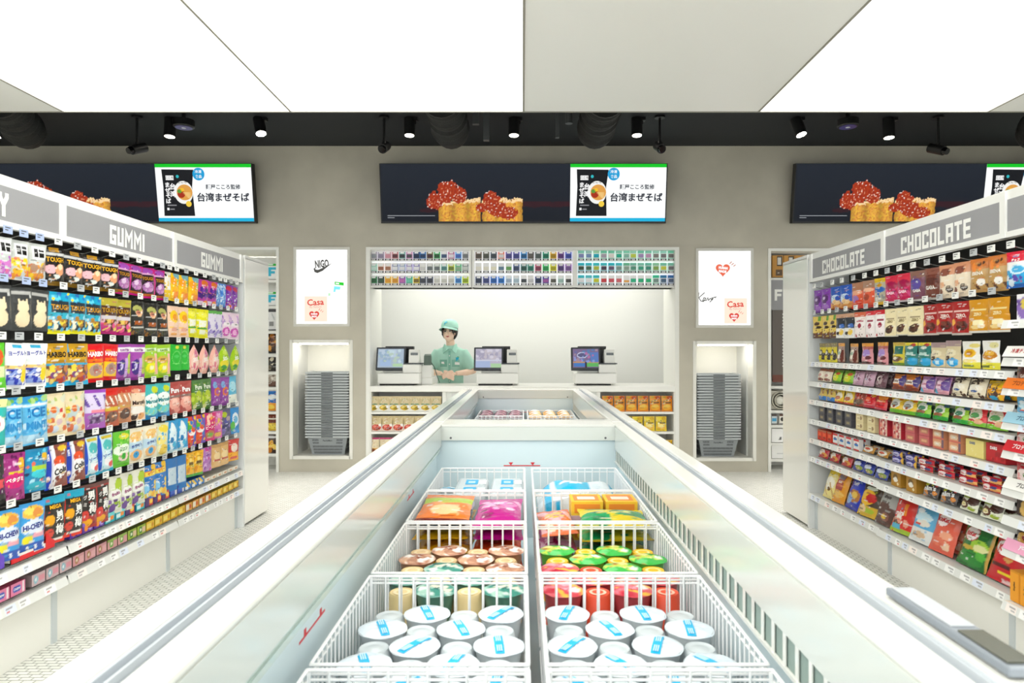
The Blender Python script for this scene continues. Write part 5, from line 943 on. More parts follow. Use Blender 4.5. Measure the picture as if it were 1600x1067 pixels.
# ---------------------------------------------------------------- cash registers
POSW = mat('register_white', 'f4f4ef', .35); GREYB = mat('bezel_grey', '3c4148', .4)
SCR = {}
def pos(x, scr, label, first=False, tilt=0):
    Y = 7.70; e = empty('cash_register', (PX(x, Y), Y, CT), label, 'cash register', 'cash registers on the counter', tilt)
    MB().box(-.22, -.13, .0, .16, .20, .018).build('drawer_base', BLK, e, 0, .004)
    MB().box(-.24, -.14, .018, .225, .22, .135).build('cash_drawer', POSW, e, 0, .012, 3)
    m = MB().box(.03, -.10, .135, .225, .16, .235); m.box(-.2, -.02, .135, .03, .14, .19); m.build('printer_body', POSW, e, 0, .012, 3)
    pr = MB(); pr.prism([(-.09, .245), (.08, .245), (.08, .31), (-.03, .40), (-.06, .40)], lambda a, b: (.095, a, b), lambda a, b: (.21, a, b)); pr.build('receipt_printer', POSW, e, 0, .008)
    MB().box(.118, -.081, .335, .196, -.045, .362).build('printer_slot', mat('slot_grey', '70767a', .4), e, 0)
    MB().box(.045, -.1, .235, .235, .12, .247).build('printer_tray', GREYB, e, 0)
    MB().cyl((-.1, .05, .14), (-.1, .05, .3), .035, n=14).build('monitor_stand', GREYB, e)
    a = math.radians(14)
    f = lambda px, py, pz: (px, py*cos(a)+pz*sin(a)-.05, -py*sin(a)*0+pz*cos(a)+py*-sin(a)+.16)
    b = MB()
    vs = [f(px, py, pz) for px in (-.275, .055) for py in (-.03, .01) for pz in (.0, .265)]
    b.add(vs, [(0, 1, 3, 2), (4, 6, 7, 5), (0, 4, 5, 1), (2, 3, 7, 6), (0, 2, 6, 4), (1, 5, 7, 3)]); mon = b.build('customer_monitor', GREYB, e, 0, .008)
    s = MB(); fn, T = painter(scr, .75)
    g = lambda u, v, k=0: f(-.255+u*.29, -.0312-k, .03+v*.215)
    s.grid(lambda u, v: g(u, v), 40, 30, 0, fn)
    for t, u, v, hh, c, rot, mw in T: put_text(s, t, hh*.2, lambda aa, bb: g(u+aa/.29, v+bb/.215, .001), 0, c, .02, mw*.29)
    s.build('touch_screen', SCREEN, mon, 0)
    MB().box(-.035+-.08, -.033, .008+.155, -.1, -.03, .163).build('sensor_dot', POSW, mon, 0)
    MB().box(-.19, .10, .20, .13, .13, .43).box(-.19, .05, .405, .13, .13, .435).build('cashier_monitor', BLK, e, 0, .006)
    MB().cyl((-.03, .115, .13), (-.03, .115, .22), .04, n=12).build('cashier_monitor_stand', BLK, e)
    return e
S1 = 'G a8b8c8;R .05 .55 .7 .95 b8c8d8;R .1 .1 .5 .4 a0b8d8;R .6 .05 .95 .2 b0d0a8;D 30 .06 .3 .9 c0d4dc,98b0c4,b4c8b8 3'
S2 = 'G b8b4c4;D 40 .07 .4 .95 d0ccd8,a4a0b4,c0b8c0 3;R .0 .0 .55 .34 a4b4d4;R .58 .0 1 .22 a8cca0;B .34 .4 c8ccdc'
S3 = 'G 7a688a;D 40 .06 .3 .95 8a7aa4,6a6a98,a08898,5a7aa8 3;E .36 .66 .2 .16 c8d0e8;E .36 .66 .17 .12 5a5a80;B .26 .3 c09060;R .05 .05 .45 .24 4878b8;R .55 .05 .98 .24 60b060;R .46 .0 .54 .3 3a3040;R .7 .3 .98 .8 5a7ab8;D 14 .05 .3 .8 8a98d0,b070a0 7'
pos(627, S1, 'white cash register with dark touch screen, outermost, beside the card reader', True); pos(779, S2, 'white cash register with pale screen, beside the clerk\'s left arm'); pos(930, S3, 'white cash register standing alone, its screen purple, blue and green')
Y = 7.78; e = empty('card_reader', (PX(669, Y), Y+.03, CT), 'dark green-grey card reader on white stand beside the clerk', 'card reader')
MB().box(-.07, -.1, 0, .06, .12, .08).build('stand', POSW, e, 0, .01)
MB().prism([(-.10, .08), (.10, .08), (.10, .15), (.0, .22), (-.06, .22)], lambda a, b: (-.07, a, b), lambda a, b: (.05, a, b)).build('stand_body', POSW, e, 0, .01)
MB().prism([(-.05, .18), (.05, .19), (.06, .32), (.02, .35), (-.03, .33)], lambda a, b: (-.05, a, b), lambda a, b: (.03, a, b)).build('reader_head', mat('reader_green', '5a6c62', .5), e, 0, .012)
MB().tube([(.03, 0, .25), (.07, -.03, .2), (.1, -.03, .1), (.13, -.02, .02)], .005, 6).build('cord', mat('reader_green'), e)

# ---------------------------------------------------------------- cigarette racks above the counter
YG = 7.50; z0, z1 = PZ(447, YG), PZ(389, YG)
PK = [
 ['b8b0bc,9aa0a8 b4acc0,988fa8 e0b8c4,d898a8 d08890,603038 7cb4b0,303840 d898c8,505058 2c4880,1c2c50 2c78c0,183860 80784c,482838 3cb868,285838 e4e4ec,405880 c06898,f0e8f0 6cb4f0,4a6ac0 b0b0b4,7c8084',
  'a8e0cc,d8f0e8 f4e4dc,a06048 f4e4dc,a87050 98a0c0,f0f0f4 a8b8dc,f0f0f4 b0a0d4,f4f4f8 9890d0,f4f4f8 f4f4f2,dcdcdc c8ccc8,70787c c0ccc0,70787c b4d8cc,508888 d0dc48,788838 58c888,98b898 909c98,d8dcd8',
  '188848,206038 1c3028,305840 f0c428,e8a028 f0c040,e09828 8848b0,c870b8 38b890,70d0b8 ecd414,806828 4c5468,383c48 4c5468,383c48 ecebe4,d4d4cc f0f0ec,d0d0c8 e8e8e0,d0d0c8 60b8f0,3878c0 d4ec10,90a820'],
 ['806858,585048 686860,505048 506070,404850 f08468,e8e4e4 6858b0,484888 5850b0,404888 2898e0,205888 484444,68605c 607070,505c5c 18a888,107058 e8b818,b08818 7848a0,583078 5068d8,3848a0',
  'fcfaf4,f4f0e4 fcfaf4,f0ecdc fcfaf0,f4f0d8 f4f8f8,6888a0 f0f8f0,68a858 5870a0,384868 58908c,205048 38a088,207060 d06080,803850 40d878,289850 f0ec18,b8b018 7850a0,503878 b078d0,785898',
  '3c5070,28344c 4858a0,303c78 1878d8,1058a8 1890f0,1068b8 d8e8f4,a8b8d0 dcecf4,b0c8d8 f4f6f8,404850 f8f8fa,d0d0d4 1c3878,182848 3838a0,a858a8 f8f8f4,585850 e4f4f0,a8c8c0 fcfcfc,484848'],
 ['8cd8c4,8890c8 a8d8d0,7898c8 a8dcb8,00b8d0 70d0b0,b0a8b8 70d0b0,ece4e0 90d8c0,10b898 88dcc0,90c8b8 a0dcc4,c8d850 78d4b8,b098cc 88d8c0,d0a0c8 a8e0d0,888480 a0e0d0,807c80 78d8b8,807c78',
  '18c8dc,384c38 28c8d8,407058 30d0d8,c0d040 38ccd8,483850 18ccdc,685878 48d0d8,88a8a0 70c8a0,98b0a0 80d0b8,58a088 88d8c0,38b090 70d0b8,38a088 98d8b0,90b858 80d4b8,d8dc48 88d4bc,787478',
  '28c8d8,f0f0f4 50ccd8,f4f4f4 28c8d0,dce028 fafafa,d83840 fafafa,e05060 fafafa,e06870 fafafa,f4b050 fafafa,20c090 fafafa,18c088 fafafa,10c080 28c898,789890 1878b0,486888 1868b0,506080']]
def cname(h):
    r, g, b = [int(h[i:i+2], 16) for i in (0, 2, 4)]; mx, mn = max(r, g, b), min(r, g, b); v = mx/255; s = (mx-mn)/max(mx, 1)
    if s < .12: return 'white' if v > .9 else 'pale grey' if v > .68 else 'grey' if v > .42 else 'charcoal'
    hh = 0
    if mx == r: hh = (60*(g-b)/(mx-mn)) % 360
    elif mx == g: hh = 60*(b-r)/(mx-mn)+120
    else: hh = 60*(r-g)/(mx-mn)+240
    n = 'red' if hh < 16 or hh > 345 else 'orange' if hh < 40 else 'yellow' if hh < 66 else 'lime' if hh < 90 else 'green' if hh < 155 else 'teal' if hh < 185 else 'light blue' if hh < 205 else 'blue' if hh < 240 else 'violet' if hh < 280 else 'purple' if hh < 310 else 'pink'
    return ('pale ' if s < .3 and v > .7 else 'dark ' if v < .45 else '')+n
RACKX = [(577, 733), (741, 895), (902, 1056)]; RL = ['gummi-side', 'middle', 'chocolate-side']
LITW = mat('backlit_rack_white', 'fdfdff', .5, emit=.22); ci = 0
for k, (xa, xb_) in enumerate(RACKX):
    a, b = PX(xa, YG), PX(xb_, YG); e = empty('cigarette_rack', ((a+b)/2, YG, z0), 'backlit white cigarette rack, %s one over the counter' % RL[k], 'rack', 'cigarette racks over the counter')
    hw = (b-a)/2; hh = z1-z0; MB().box(-hw, .06, 0, hw, .07, hh).build('backlit_panel', LITW, e, 0)
    MB().box(-hw-.02, 0, -.012, hw+.02, .25, 0).box(-hw-.02, 0, hh, hw+.02, .25, hh+.012).box(-hw-.025, -.004, -.012, -hw, .25, hh+.012).box(hw, -.004, -.012, hw+.025, .25, hh+.012).box(-hw-.02, .07, -.012, hw+.02, .25, hh).build('frame', W, e, 0)
    rows = PK[k]
    for r, row in enumerate(rows):
        cols = row.split(); n = len(cols); rz_ = hh*(1-(r+1)/3)+.012
        MB().box(-hw, .0, rz_-.006, hw, .06, rz_).build('shelf', W, e, 0)
        for j, cc in enumerate(cols):
            c1, c2 = cc.split(','); px = a+(j+.5)*(b-a)/n+(.004 if j < n/2 else -.004)
            m = MB(); w2 = .034; ph = .111
            m.box(-w2, -.011, 0, w2, .011, ph, 0, lin(c1 if int(c1, 16) < 0xf8f8f0 or k == 2 else 'f6f6f4'))
            def q_(u0, v0, u1, v1, c):
                yy = -.0112-.0003*(len(m.f)-5); m.add([(-w2+u0*2*w2, yy, v0*ph), (-w2+u1*2*w2, yy, v0*ph), (-w2+u1*2*w2, yy, v1*ph), (-w2+u0*2*w2, yy, v1*ph)], [(0, 1, 2, 3)], 0, lin(c))
            if k == 2: q_(0, .26, 1, .72, 'fafcfc'); q_(.08, .3, .92, .66 if int(c2[:2], 16) < 0xf0 or r < 2 else .5, c2)
            else: q_(.08, .28, .92, .62, c2); q_(.2, .7, .8, .84, 'f4f4f4'); q_(.0, .86, 1, 1, 'f2f2f2')
            q_(0, 0, 1, .2, 'fafafa')
            for u in (.02, .74): q_(u, .02, u+.22, .17, '3c3c44')
            q_(.36, .05, .46, .15, '8a8a94'); q_(.54, .05, .62, .15, '8a8a94')
            o = m.build('cigarette_pack', CARTON, None, 0); o.location = (px, YG+.035, z0+rz_+.0005)
            tag(o, '%s and %s pack, %s along the %s row, %s cigarette rack' % (cname(c1), cname(c2), ORD[j], ('top', 'middle', 'bottom')[r], RL[k]), 'cigarette pack', 'cigarette packs in the racks')

# ---------------------------------------------------------------- shopping baskets nested in the niches
BG = mat('basket_grey', 'bcc2c5', .45); BD = mat('basket_dark', '4b5054', .5)
def make_basket(logo):
    e = empty('shopping_basket'); W2, D2, HH = .222, .16, .21
    def ring(z, k, o=0): return [(x*(W2-k+o), y*(D2-k*.8+o)+D2+.02, z) for x, y in ((-1, -1), (1, -1), (1, 1), (-1, 1))]
    m = MB(); a, b = ring(HH, 0), ring(0, .045); c, d = ring(HH, .004), ring(.004, .049)
    m.add(a+b+c+d, [(0, 4, 5, 1), (1, 5, 6, 2), (2, 6, 7, 3), (3, 7, 4, 0), (8, 9, 13, 12), (9, 10, 14, 13), (10, 11, 15, 14), (11, 8, 12, 15), (4, 7, 6, 5), (12, 13, 14, 15)])
    # slots printed as raised dark insets on the front wall
    def fp(u, v, k): 
        kx = .045*(1-v); return ((u-.5)*2*(W2-kx), D2+.02-(D2-kx*.8)-k, v*HH)
    for r, (v0, v1, us) in enumerate([(.06+.16*i, .17+.16*i, [.08+.021*j for j in range(40)]) for i in range(3)]+[(.58+.15*i, .68+.15*i, [.1+.021*j for j in range(8)]+[.73+.021*j for j in range(8)]) for i in range(2)]):
        for u in us: m.add([fp(u, v0, .0006), fp(u+.013, v0, .0006), fp(u+.013, v1, .0006), fp(u, v1, .0006)], [(0, 1, 2, 3)], 1)
    for sx in (-1, 1):
        for i in range(10):
            for v0 in (.1, .38, .66):
                f2 = lambda t, v: (sx*(W2-.045*(1-v)+.0006), D2+.02+(t-.5)*2*(D2-.036*(1-v)), v*HH)
                m.add([f2(.08+.085*i, v0), f2(.14+.085*i, v0), f2(.14+.085*i, v0+.2), f2(.08+.085*i, v0+.2)], [(0, 1, 2, 3)], 1)
    m.build('body', [mat('basket_shell', '979da1', .5), BD], e, 0)  # shell darker than rim: shade between nested baskets put into its colour
    r = MB(); o_, i_ = ring(HH, 0, .018), ring(HH, .001); o2 = ring(HH-.019, 0, .018)
    r.add(o_+i_+o2, [(0, 1, 5, 4), (1, 2, 6, 5), (2, 3, 7, 6), (3, 0, 4, 7), (0, 8, 9, 1), (1, 9, 10, 2), (2, 10, 11, 3), (3, 11, 8, 0)])
    for x in (-.07, .07): r.box(x-.006, .0, HH-.02, x+.006, .008, HH+.002)
    r.build('rim', BG, e, 0)
    MB().box(-.064, -.001, HH-.014, .064, .003, HH-.004).build('grip_slot', BD, e, 0)
    for s in (-1, 1):
        MB().tube([(s*(W2+.009), .06, HH+.0), (s*(W2+.012), .06, HH+.006), (s*(W2+.012), .3, HH+.006), (s*(W2+.009), .3, HH)], .0032, 6).build('handle', BG, e)
    return e
BASKET = make_basket(True)
lg = MB(); put_text(lg, 'FamilyMart', .022, lambda a, b: (a, -.0, b), 0, (0, 0, 0), .02, .14)
LOGO = lg.build('logo_plate', BD, None, 0)
first = True
for n, (h, wh) in enumerate(((NL, 'swoosh'), (NR, 'signature'))):
    xm = PX(510.5, YW+.03) if n == 0 else PX(1124, YW+.03); zb = h[2]+.0065
    for i in range(24):
        lb = 'grey shopping basket, %s from the bottom of the stack below the %s poster' % (ORD[i] if i else 'lowest', wh)
        if i == 0: lb = 'lowest grey shopping basket with black logo, stack below the %s poster' % wh
        if i == 23: lb = 'topmost grey shopping basket of the stack below the %s poster' % wh
        loc = (xm+R.uniform(-.0006, .0006), YW+.035+R.uniform(-.0005, .0005), zb+i*.0305)
        if first: o = BASKET; o.location = loc; tag(o, lb, 'basket', 'grey baskets nested in stacks'); first = False
        else: o = dup(BASKET, loc, None, lb); o['group'] = 'grey baskets nested in stacks'; o['category'] = 'basket'
        if i == 0: LASTB = o
    l2 = LOGO if n == 1 else LOGO.copy()
    if n == 0: COL.objects.link(l2)
    BOTS = globals().setdefault('BOTS', []); BOTS.append((LASTB, l2))
for b_, l_ in BOTS: l_.parent = b_; l_.location = (0, .0185+.0085, .155)

# ---------------------------------------------------------------- shelf alcoves at both ends of the wall
YA = 7.60
def alcove(name, xa, xb_, cuts, label):
    e = empty(name, (0, YA, 0), label, 'shelf'); a, b = PX(xa, YA), PX(xb_, YA)
    MB().box(a, .3, 0, b, .32, 2.4).build('back_panel', W, e, 0)
    MB().box(a-.02, 0, 0, a, .32, 2.4).box(b, 0, 0, b+.02, .32, 2.4).build('side_panels', W, e, 0)
    for y in cuts: MB().box(a, 0, PZ(y, YA)-.03, b, .3, PZ(y, YA)).build('shelf', W, e, 0)
    return e
alcove('wall_shelf', 330, 434, [437, 478, 517, 553, 581, 605, 643, 674, 709], 'tall white wall shelf with snacks beyond the candy gondola')
alcove('wall_shelf', 1205, 1330, [434, 603, 641, 664, 692, 717], 'tall white wall shelf beyond the chocolate gondola, holding coffee machine')
def item(nm, spec, x0, y0, x1, y1, kind, label, cat, t=.06, Y=YA+.02):
    w = (x1-x0)*Y/F; h = (y1-y0)*Y/F; X = PX((x0+x1)/2, Y)
    return product(nm, nm+label[:9]+str(y0), spec, w, h, t, kind, (X, Y, PZ(y1, Y)+.001), (0, 0, 0), 1, label, cat)
FLAG = 'G fbfdfc;R 0 .84 1 1 18b030;R .1 .88 .5 .96 f0fff0;R .06 .2 .34 .78 28b8d8;R .06 .6 .9 .78 28b8d8;R .06 .36 .7 .5 28b8d8'
for i, (y0, y1, lb) in enumerate(((412, 436, 'upper'), (456, 477, 'lower'))): item('boxed_set', FLAG, 417, y0, 435, y1, 'box', lb+' white box with green band and cyan letter, candy-side wall shelf', 'box')
for nm, sp, y0, y1, kd, lb, ct in (
    ('framed_print', 'G e8e8e8;B .86 1 3a3a3c;B 0 .06 4a4a4c;R .2 .2 .6 .4 888;S 2 .2 .5 .8 b8bcbc', 483, 516, 'box', 'grey and white framed print on candy-side wall shelf', 'picture'),
    ('snack_pouch', 'G 3a2414;D 14 .14 .1 .9 a8641c,d89838,5a2c10 3;B .0 .1 18120c', 520, 552, 'bag', 'dark brown snack pouch high on candy-side wall shelf', 'snack pouch'),
    ('snack_pouch', 'G 2c2620;D 12 .15 .1 .9 d8d0b8,6a6250,1a1814 3', 558, 580, 'bag', 'black and cream snack pouch on candy-side wall shelf', 'snack pouch'),
    ('snack_pouch', 'G c8beb0;B 0 .4 6a4a3c;D 8 .14 .4 .9 e8e0d4,9a8a7c 3', 584, 604, 'bag', 'grey-beige snack pouch on candy-side wall shelf', 'snack pouch'),
    ('snack_pouch', 'G 2070c0;E .5 .7 .4 .14 e8f0f4;B 0 .4 e89a20;E .4 .2 .3 .12 f4d048', 611, 642, 'bag', 'blue crisp packet on candy-side wall shelf', 'snack pouch'),
    ('snack_pouch', 'G 6a2c18;B 0 .45 d8b028;E .5 .24 .36 .16 f0d850;B .66 .74 e8e0d0', 646, 673, 'bag', 'brown and yellow crisp packet on candy-side wall shelf', 'snack pouch'),
    ('snack_pouch', 'G 3c2414;D 10 .16 .05 .6 e8a820,c87818,f4d060 3;B .8 .9 d8d8d8', 678, 708, 'bag', 'dark crisp packet with golden pieces, low candy-side wall shelf', 'snack pouch')):
    item(nm, sp, 417, y0, 435, y1, kd, lb, ct)
for i, x in enumerate((1207, 1225, 1240)):
    item('wooden_display_box', 'G c08a38;R .4 .52 .9 .96 1c1a18;R .48 .58 .82 .9 d8d4cc;R .3 .06 .9 .36 5c4630;R .5 .18 .66 .22 e8e0d0', x, 399, x+17 if i < 2 else 1268, 433, 'box', 'wooden framed display box, %s along the top shelf, chocolate-side wall' % ORD[i], 'box')
e = empty('letter_sign', (PX(1216, YA-.02), YA-.02, PZ(484, YA-.02)), 'grey sign with white letter F beside the chocolate gondola', 'sign')
MB().box(-.08, 0, .0, .35, .015, .33).build('sign_panel', GREYSIGN, e, 0)
m = MB(); block_text(m, 'F', .125, lambda a, b: (-.015+a+.02, -.0015, .165+b), 0, .5, .22); m.build('lettering', LETTER, e, 0)
e = empty('menu_board', (PX(1206, YA), YA-.02, PZ(601, YA)), 'dark brown menu board with dotted white writing beside chocolate gondola', 'board')
MB().box(0, 0, .04, .5, .02, .83).build('board', mat('board_brown', '574c42', .3), e, 0); MB().box(0, -.004, .03, .5, .0, .11).build('wood_foot', mat('foot_brown', '6a3018', .4), e, 0)
m = MB()
for k in range(17): m.box(.112, -.0015, .2+.036*k, .112+.022*(1+(k*5) % 3)/2, -.0005, .2+.036*k+.016)
m.build('writing', LETTER, e, 0)
e = empty('coffee_machine', (PX(1220, YA), YA, PZ(640, YA)), 'round silver coffee outlet in white housing beside the chocolate gondola', 'coffee machine')
MB().box(-.1, .03, 0, .14, .2, .21).build('housing', mat('machine_beige', 'd4d0c4', .4), e, 0, .01)
m = MB(); m.v = []; RY = Matrix.Rotation(pi/2, 3, 'X')
for r0, r1, y_ in ((.1, .085, 0), (.075, .06, -.01)):
    t = MB().lathe([(r0, 0), (r0, .03), (r1, .035), (r1, 0)], 28); m.add([RY @ Vector(p)+Vector((0, .03+y_, .105)) for p in t.v], t.f)
m.build('outlet_ring', mat('ring_steel', 'a8a69a', .25, .8), e); t = MB().ell((0, .02, .1), (.05, .02, .05)); t.build('outlet_dome', mat('dome_white', 'eeece0', .3), e)
item('coffee_can', 'G d8e4e8;R .1 .3 .9 .6 3ca0d0;B .8 1 4a4038;B 0 .1 8a8a88', 1206, 647, 1214, 663, 'box', 'small blue and white pack below the coffee outlet', 'pack')
item('coffee_can', 'G ece8e0;E .5 .5 .3 .2 2a2420;B .8 1 5a3828;B 0 .1 8a8a88', 1218, 647, 1227, 663, 'box', 'small white pack with black dot below the coffee outlet', 'pack')
item('white_carton', 'G fbfbfa;R .4 .2 .6 .26 555;R .5 .2 .56 .36 555', 1206, 670, 1232, 691, 'box', 'white carton with small black mark, chocolate-side wall shelf', 'carton')
item('white_carton', 'G f8f8f6;S 3 .08 .1 .9 d8d8d8;R .3 .3 .7 .34 ccc', 1206, 694, 1232, 716, 'box', 'white carton with grey sketch lines, lowest chocolate-side shelf', 'carton')
# ---------------------------------------------------------------- the clerk
def person():
    X0, Y0 = -.865, 8.22
    SK = mat('skin', 'f3d0b8', .5); HAIR = mat('black_hair', '1a1513', .45); SHIRT = mat('mint_cotton', 'b0decd', .75, bump=.3, bscale=40); CAP = mat('pale_mint_cap', 'b4e6d6', .7)
    m = MB(); rt = Matrix.Rotation(-.10, 3, 'X') @ Matrix.Rotation(-.16, 3, 'Z'); hc = Vector((-.012, -.005, 1.53))
    H = lambda p: hc+rt @ Vector(p)
    def el(c, r, n=18): m.ell(H(c), r, n, 12, 0, None, rt)
    el((0, .02, .045), (.074, .092, .098)); el((0, -.022, -.02), (.066, .062, .075)); el((0, -.034, -.068), (.042, .046, .036)); el((-.034, -.035, -.03), (.03, .036, .04)); el((.034, -.035, -.03), (.03, .036, .04))
    m.tube([H((0, -.082, .022)), H((0, -.095, -.004)), H((0, -.1, -.02))], .012, 10, radii=[.007, .010, .0125]); el((-.01, -.09, -.022), (.008, .009, .007)); el((.01, -.09, -.022), (.008, .009, .007))
    for s in (-1, 1): el((s*.074, .015, .0), (.012, .02, .032))
    m.tube([(0, .02, 1.28), (0, .018, 1.40), H((0, .02, -.03))], .06, 16, radii=[.075, .052, .05])
    m.tube([(-.13, .02, 1.29), (0, .02, 1.30), (.13, .02, 1.29)], .045, 14); m.tube([(0, .02, .86), (0, .02, 1.1), (0, .02, 1.3)], .085, 18, radii=[.085, .085, .07])
    hands = {-1: Vector((.03, -.235, 1.03)), 1: Vector((-.02, -.24, 1.045))}
    for s in (-1, 1):
        sh = Vector((s*.165, .02, 1.285)); el_ = Vector((s*.275, -.03, 1.07)); wr = Vector((s*.085, -.205, 1.055))
        m.tube([sh, sh.lerp(el_, .5), el_, el_.lerp(wr, .35), wr], .04, 14, radii=[.045, .045, .042, .040, .026])
        hd = Vector((-s*.012, -.232, 1.03+.008*s)); m.ell((wr+hd)/2, (.048, .022, .032), 14, 8); m.ell(hd, (.035, .02, .036), 14, 8)
        for k in range(4):
            b0 = hd+Vector((-s*.018, -.012, .022-.017*k)); L = (.036, .042, .040, .032)[k]
            m.tube([b0, b0+Vector((-s*L*.6, -.012, -.010)), b0+Vector((-s*L, .004, -.022))], .0085, 8, radii=[.0095, .009, .0075])
        m.tube([wr+Vector((-s*.03, -.02, .025)), wr+Vector((-s*.06, -.034, .030)), hd+Vector((-s*.03, -.026, .024))], .010, 8, radii=[.012, .0105, .0085])
        m.tube([(s*.09, .03, .9), (s*.095, .01, .5), (s*.095, .03, .08)], .08, 14, radii=[.095, .068, .045]); m.ell((s*.095, -.04, .05), (.045, .12, .05))
    b = remesh(m, 'person', SK, .0065, 5); b.location = (X0, Y0, 0)
    tag(b, 'shop clerk in mint shirt and cap standing with clasped hands behind the counter', 'person')
    # shirt: body and short sleeves
    t = MB(); sec = [(.84, .155, .11), (.95, .155, .112), (1.08, .158, .115), (1.2, .175, .122), (1.28, .185, .118), (1.335, .165, .098), (1.368, .085, .07), (1.385, .06, .062)]
    t.v = []; n = 28
    for z, rx, ry in sec: t.v += [(rx*cos(2*pi*j/n)*(1+.02*sin(5*2*pi*j/n+z*9)), .02+ry*sin(2*pi*j/n), z) for j in range(n)]
    fs = [(i*n+j, i*n+(j+1) % n, (i+1)*n+(j+1) % n, (i+1)*n+j) for i in range(len(sec)-1) for j in range(n)]+[tuple(range(n-1, -1, -1)), tuple(range((len(sec)-1)*n, len(sec)*n))]
    t.f = fs; t.m = [0]*len(fs); t.c = [[(1, 1, 1)]*len(f) for f in fs]
    for s in (-1, 1):
        sh = Vector((s*.14, .02, 1.312)); e_ = Vector((s*.262, -.018, 1.095))
        t.tube([sh, sh.lerp(e_, .3), sh.lerp(e_, .7), e_], .07, 18, radii=[.066, .070, .072, .078])
    t.tube([(0, .02, .7), (0, .02, .86)], .15, 18)
    shp = remesh(t, 'shirt', SHIRT, .011, 4, b)
    SD = mat('mint_cotton_seam', '7fb9a6', .75); WH = mat('white_button', 'f4f6f2', .4)
    def front(x, z):     # a point on the chest
        pr = None
        for i in range(len(sec)-1):
            if sec[i][0] <= z <= sec[i+1][0]:
                k = (z-sec[i][0])/(sec[i+1][0]-sec[i][0]); rx = sec[i][1]+k*(sec[i+1][1]-sec[i][1]); ry = sec[i][2]+k*(sec[i+1][2]-sec[i][2])
                return Vector((x, .02-ry*sqrt(max(.05, 1-(x/rx)**2)), z))
        return Vector((x, -.1, z))
    for s in (-1, 1):
        c = MB(); P = [Vector((s*.006, -.072, 1.345)), Vector((s*.056, -.058, 1.392)), Vector((s*.075, .03, 1.402)), Vector((s*.092, -.02, 1.345)), Vector((s*.075, -.108, 1.285)), Vector((s*.035, -.112, 1.325))]
        dv = Vector((0, -.012, .004)); c.add([p+dv for p in P]+[p-dv*.3 for p in P], [(0, 1, 5), (1, 3, 4, 5), (1, 2, 3)]+[(6, 11, 7), (7, 11, 10, 9), (7, 9, 8)]+[(i, (i+1) % 6, 6+(i+1) % 6, 6+i) for i in range(6)])
        c.build('collar', mat('mint_collar', 'a3d8c6', .7), shp, 30)
        p = MB(); f = lambda u, v: front(s*(.03+u*.085), 1.13+v*.075)+Vector((0, -.006, 0)); p.grid(f, 6, 4)
        p.grid(lambda u, v: front(s*(.028+u*.089), 1.185+v*.03)+Vector((0, -.011, 0)), 6, 2); p.build('pocket', SD if s < 0 else mat('mint_pocket', '8cc6b3', .75), shp)
    p = MB(); p.grid(lambda u, v: front(-.014+u*.028, .86+v*.46)+Vector((0, -.007, 0)), 2, 24); p.build('button_placket', mat('mint_pocket', '8cc6b3', .75), shp)
    for z in (1.26, 1.16, 1.06, .96): q_ = front(0, z); MB().ell(q_+Vector((0, -.009, 0)), (.007, .004, .007), 10, 6).build('button', WH, shp)
    def dec(nm, pts, mt, k): 
        d = MB(); d.add([front(x, z)+Vector((0, -.0125-k, 0)) for x, z in pts], [tuple(range(len(pts)))]); d.build(nm, mt, shp, 0)
    dec('name_badge', [(.062, 1.155), (.118, 1.152), (.116, 1.182), (.064, 1.186)], WH, .004); dec('pocket_label', [(-.098, 1.168), (-.06, 1.162), (-.064, 1.19), (-.096, 1.19)], WH, .003)
    CY = mat('cyan_patch', '22b4d4', .5); GN = mat('green_patch', '20a860', .5)
    dec('logo_patch', [(.078, 1.2), (.092, 1.2), (.094, 1.214), (.108, 1.216), (.11, 1.24), (.076, 1.242)], CY, .005); dec('logo_patch', [(.09, 1.243), (.113, 1.241), (.113, 1.249), (.09, 1.251)], GN, .006)
    tr = MB()
    for s in (-1, 1): tr.tube([(s*.085, .02, .90), (s*.095, .01, .5), (s*.095, .03, .09)], .1, 16, radii=[.115, .088, .07])
    tr.build('trousers', mat('dark_trousers', '2a2c30', .8), b)
    for s in (-1, 1): MB().ell((s*.095, -.04, .05), (.052, .135, .05)).build('shoe', BLK, b)
    # head: hair, face, cap
    def headshell(cond, r, off=0):
        h = MB(); n, k = 40, 24; vs = []; ok = []
        for i in range(k+1):
            th = pi*i/k
            for j in range(n): a = 2*pi*j/n; vs.append(H((r[0]*sin(th)*cos(a), .02+r[1]*sin(th)*sin(a), .03+r[2]*cos(th)))); ok.append((th, a))
        fs = []
        for i in range(k):
            for j in range(n):
                if cond(pi*(i+.5)/k, 2*pi*(j+.5)/n): fs.append((i*n+j, (i+1)*n+j, (i+1)*n+(j+1) % n, i*n+(j+1) % n))
        h.add(vs, fs); return h
    def hc_(th, a):
        fr = -sin(a)            # 1 = facing front
        x = cos(a)
        if th < 1.1: return False
        if th < 1.25: return fr < .97
        if fr > .80: return False
        if fr > (.35 if x > 0 else .52): return th < 1.55 + (.25 if x > 0 else 0)
        return th < (2.45 if x > 0 else 2.3)
    hh = headshell(hc_, (.094, .108, .122)).build('hair', HAIR, b)
    so = hh.modifiers.new('thick', 'SOLIDIFY'); so.thickness = .008; so.offset = 0
    fr = MB()
    for x, x2, z in ((.058, .074, -.03), (-.06, -.072, -.03)): fr.tube([H((x*.8, -.07, .05)), H((x, -.078, .035)), H((x2, -.066, z))], .008, 8, radii=[.012, .013, .003])
    fr.build('hair', HAIR, b)
    EW = mat('eye_white', 'f4f0ec', .3); IR = mat('dark_iris', '1c1210', .2); BR = mat('brow', '3a2a24', .7); LIP = mat('lips', 'c26a64', .45)
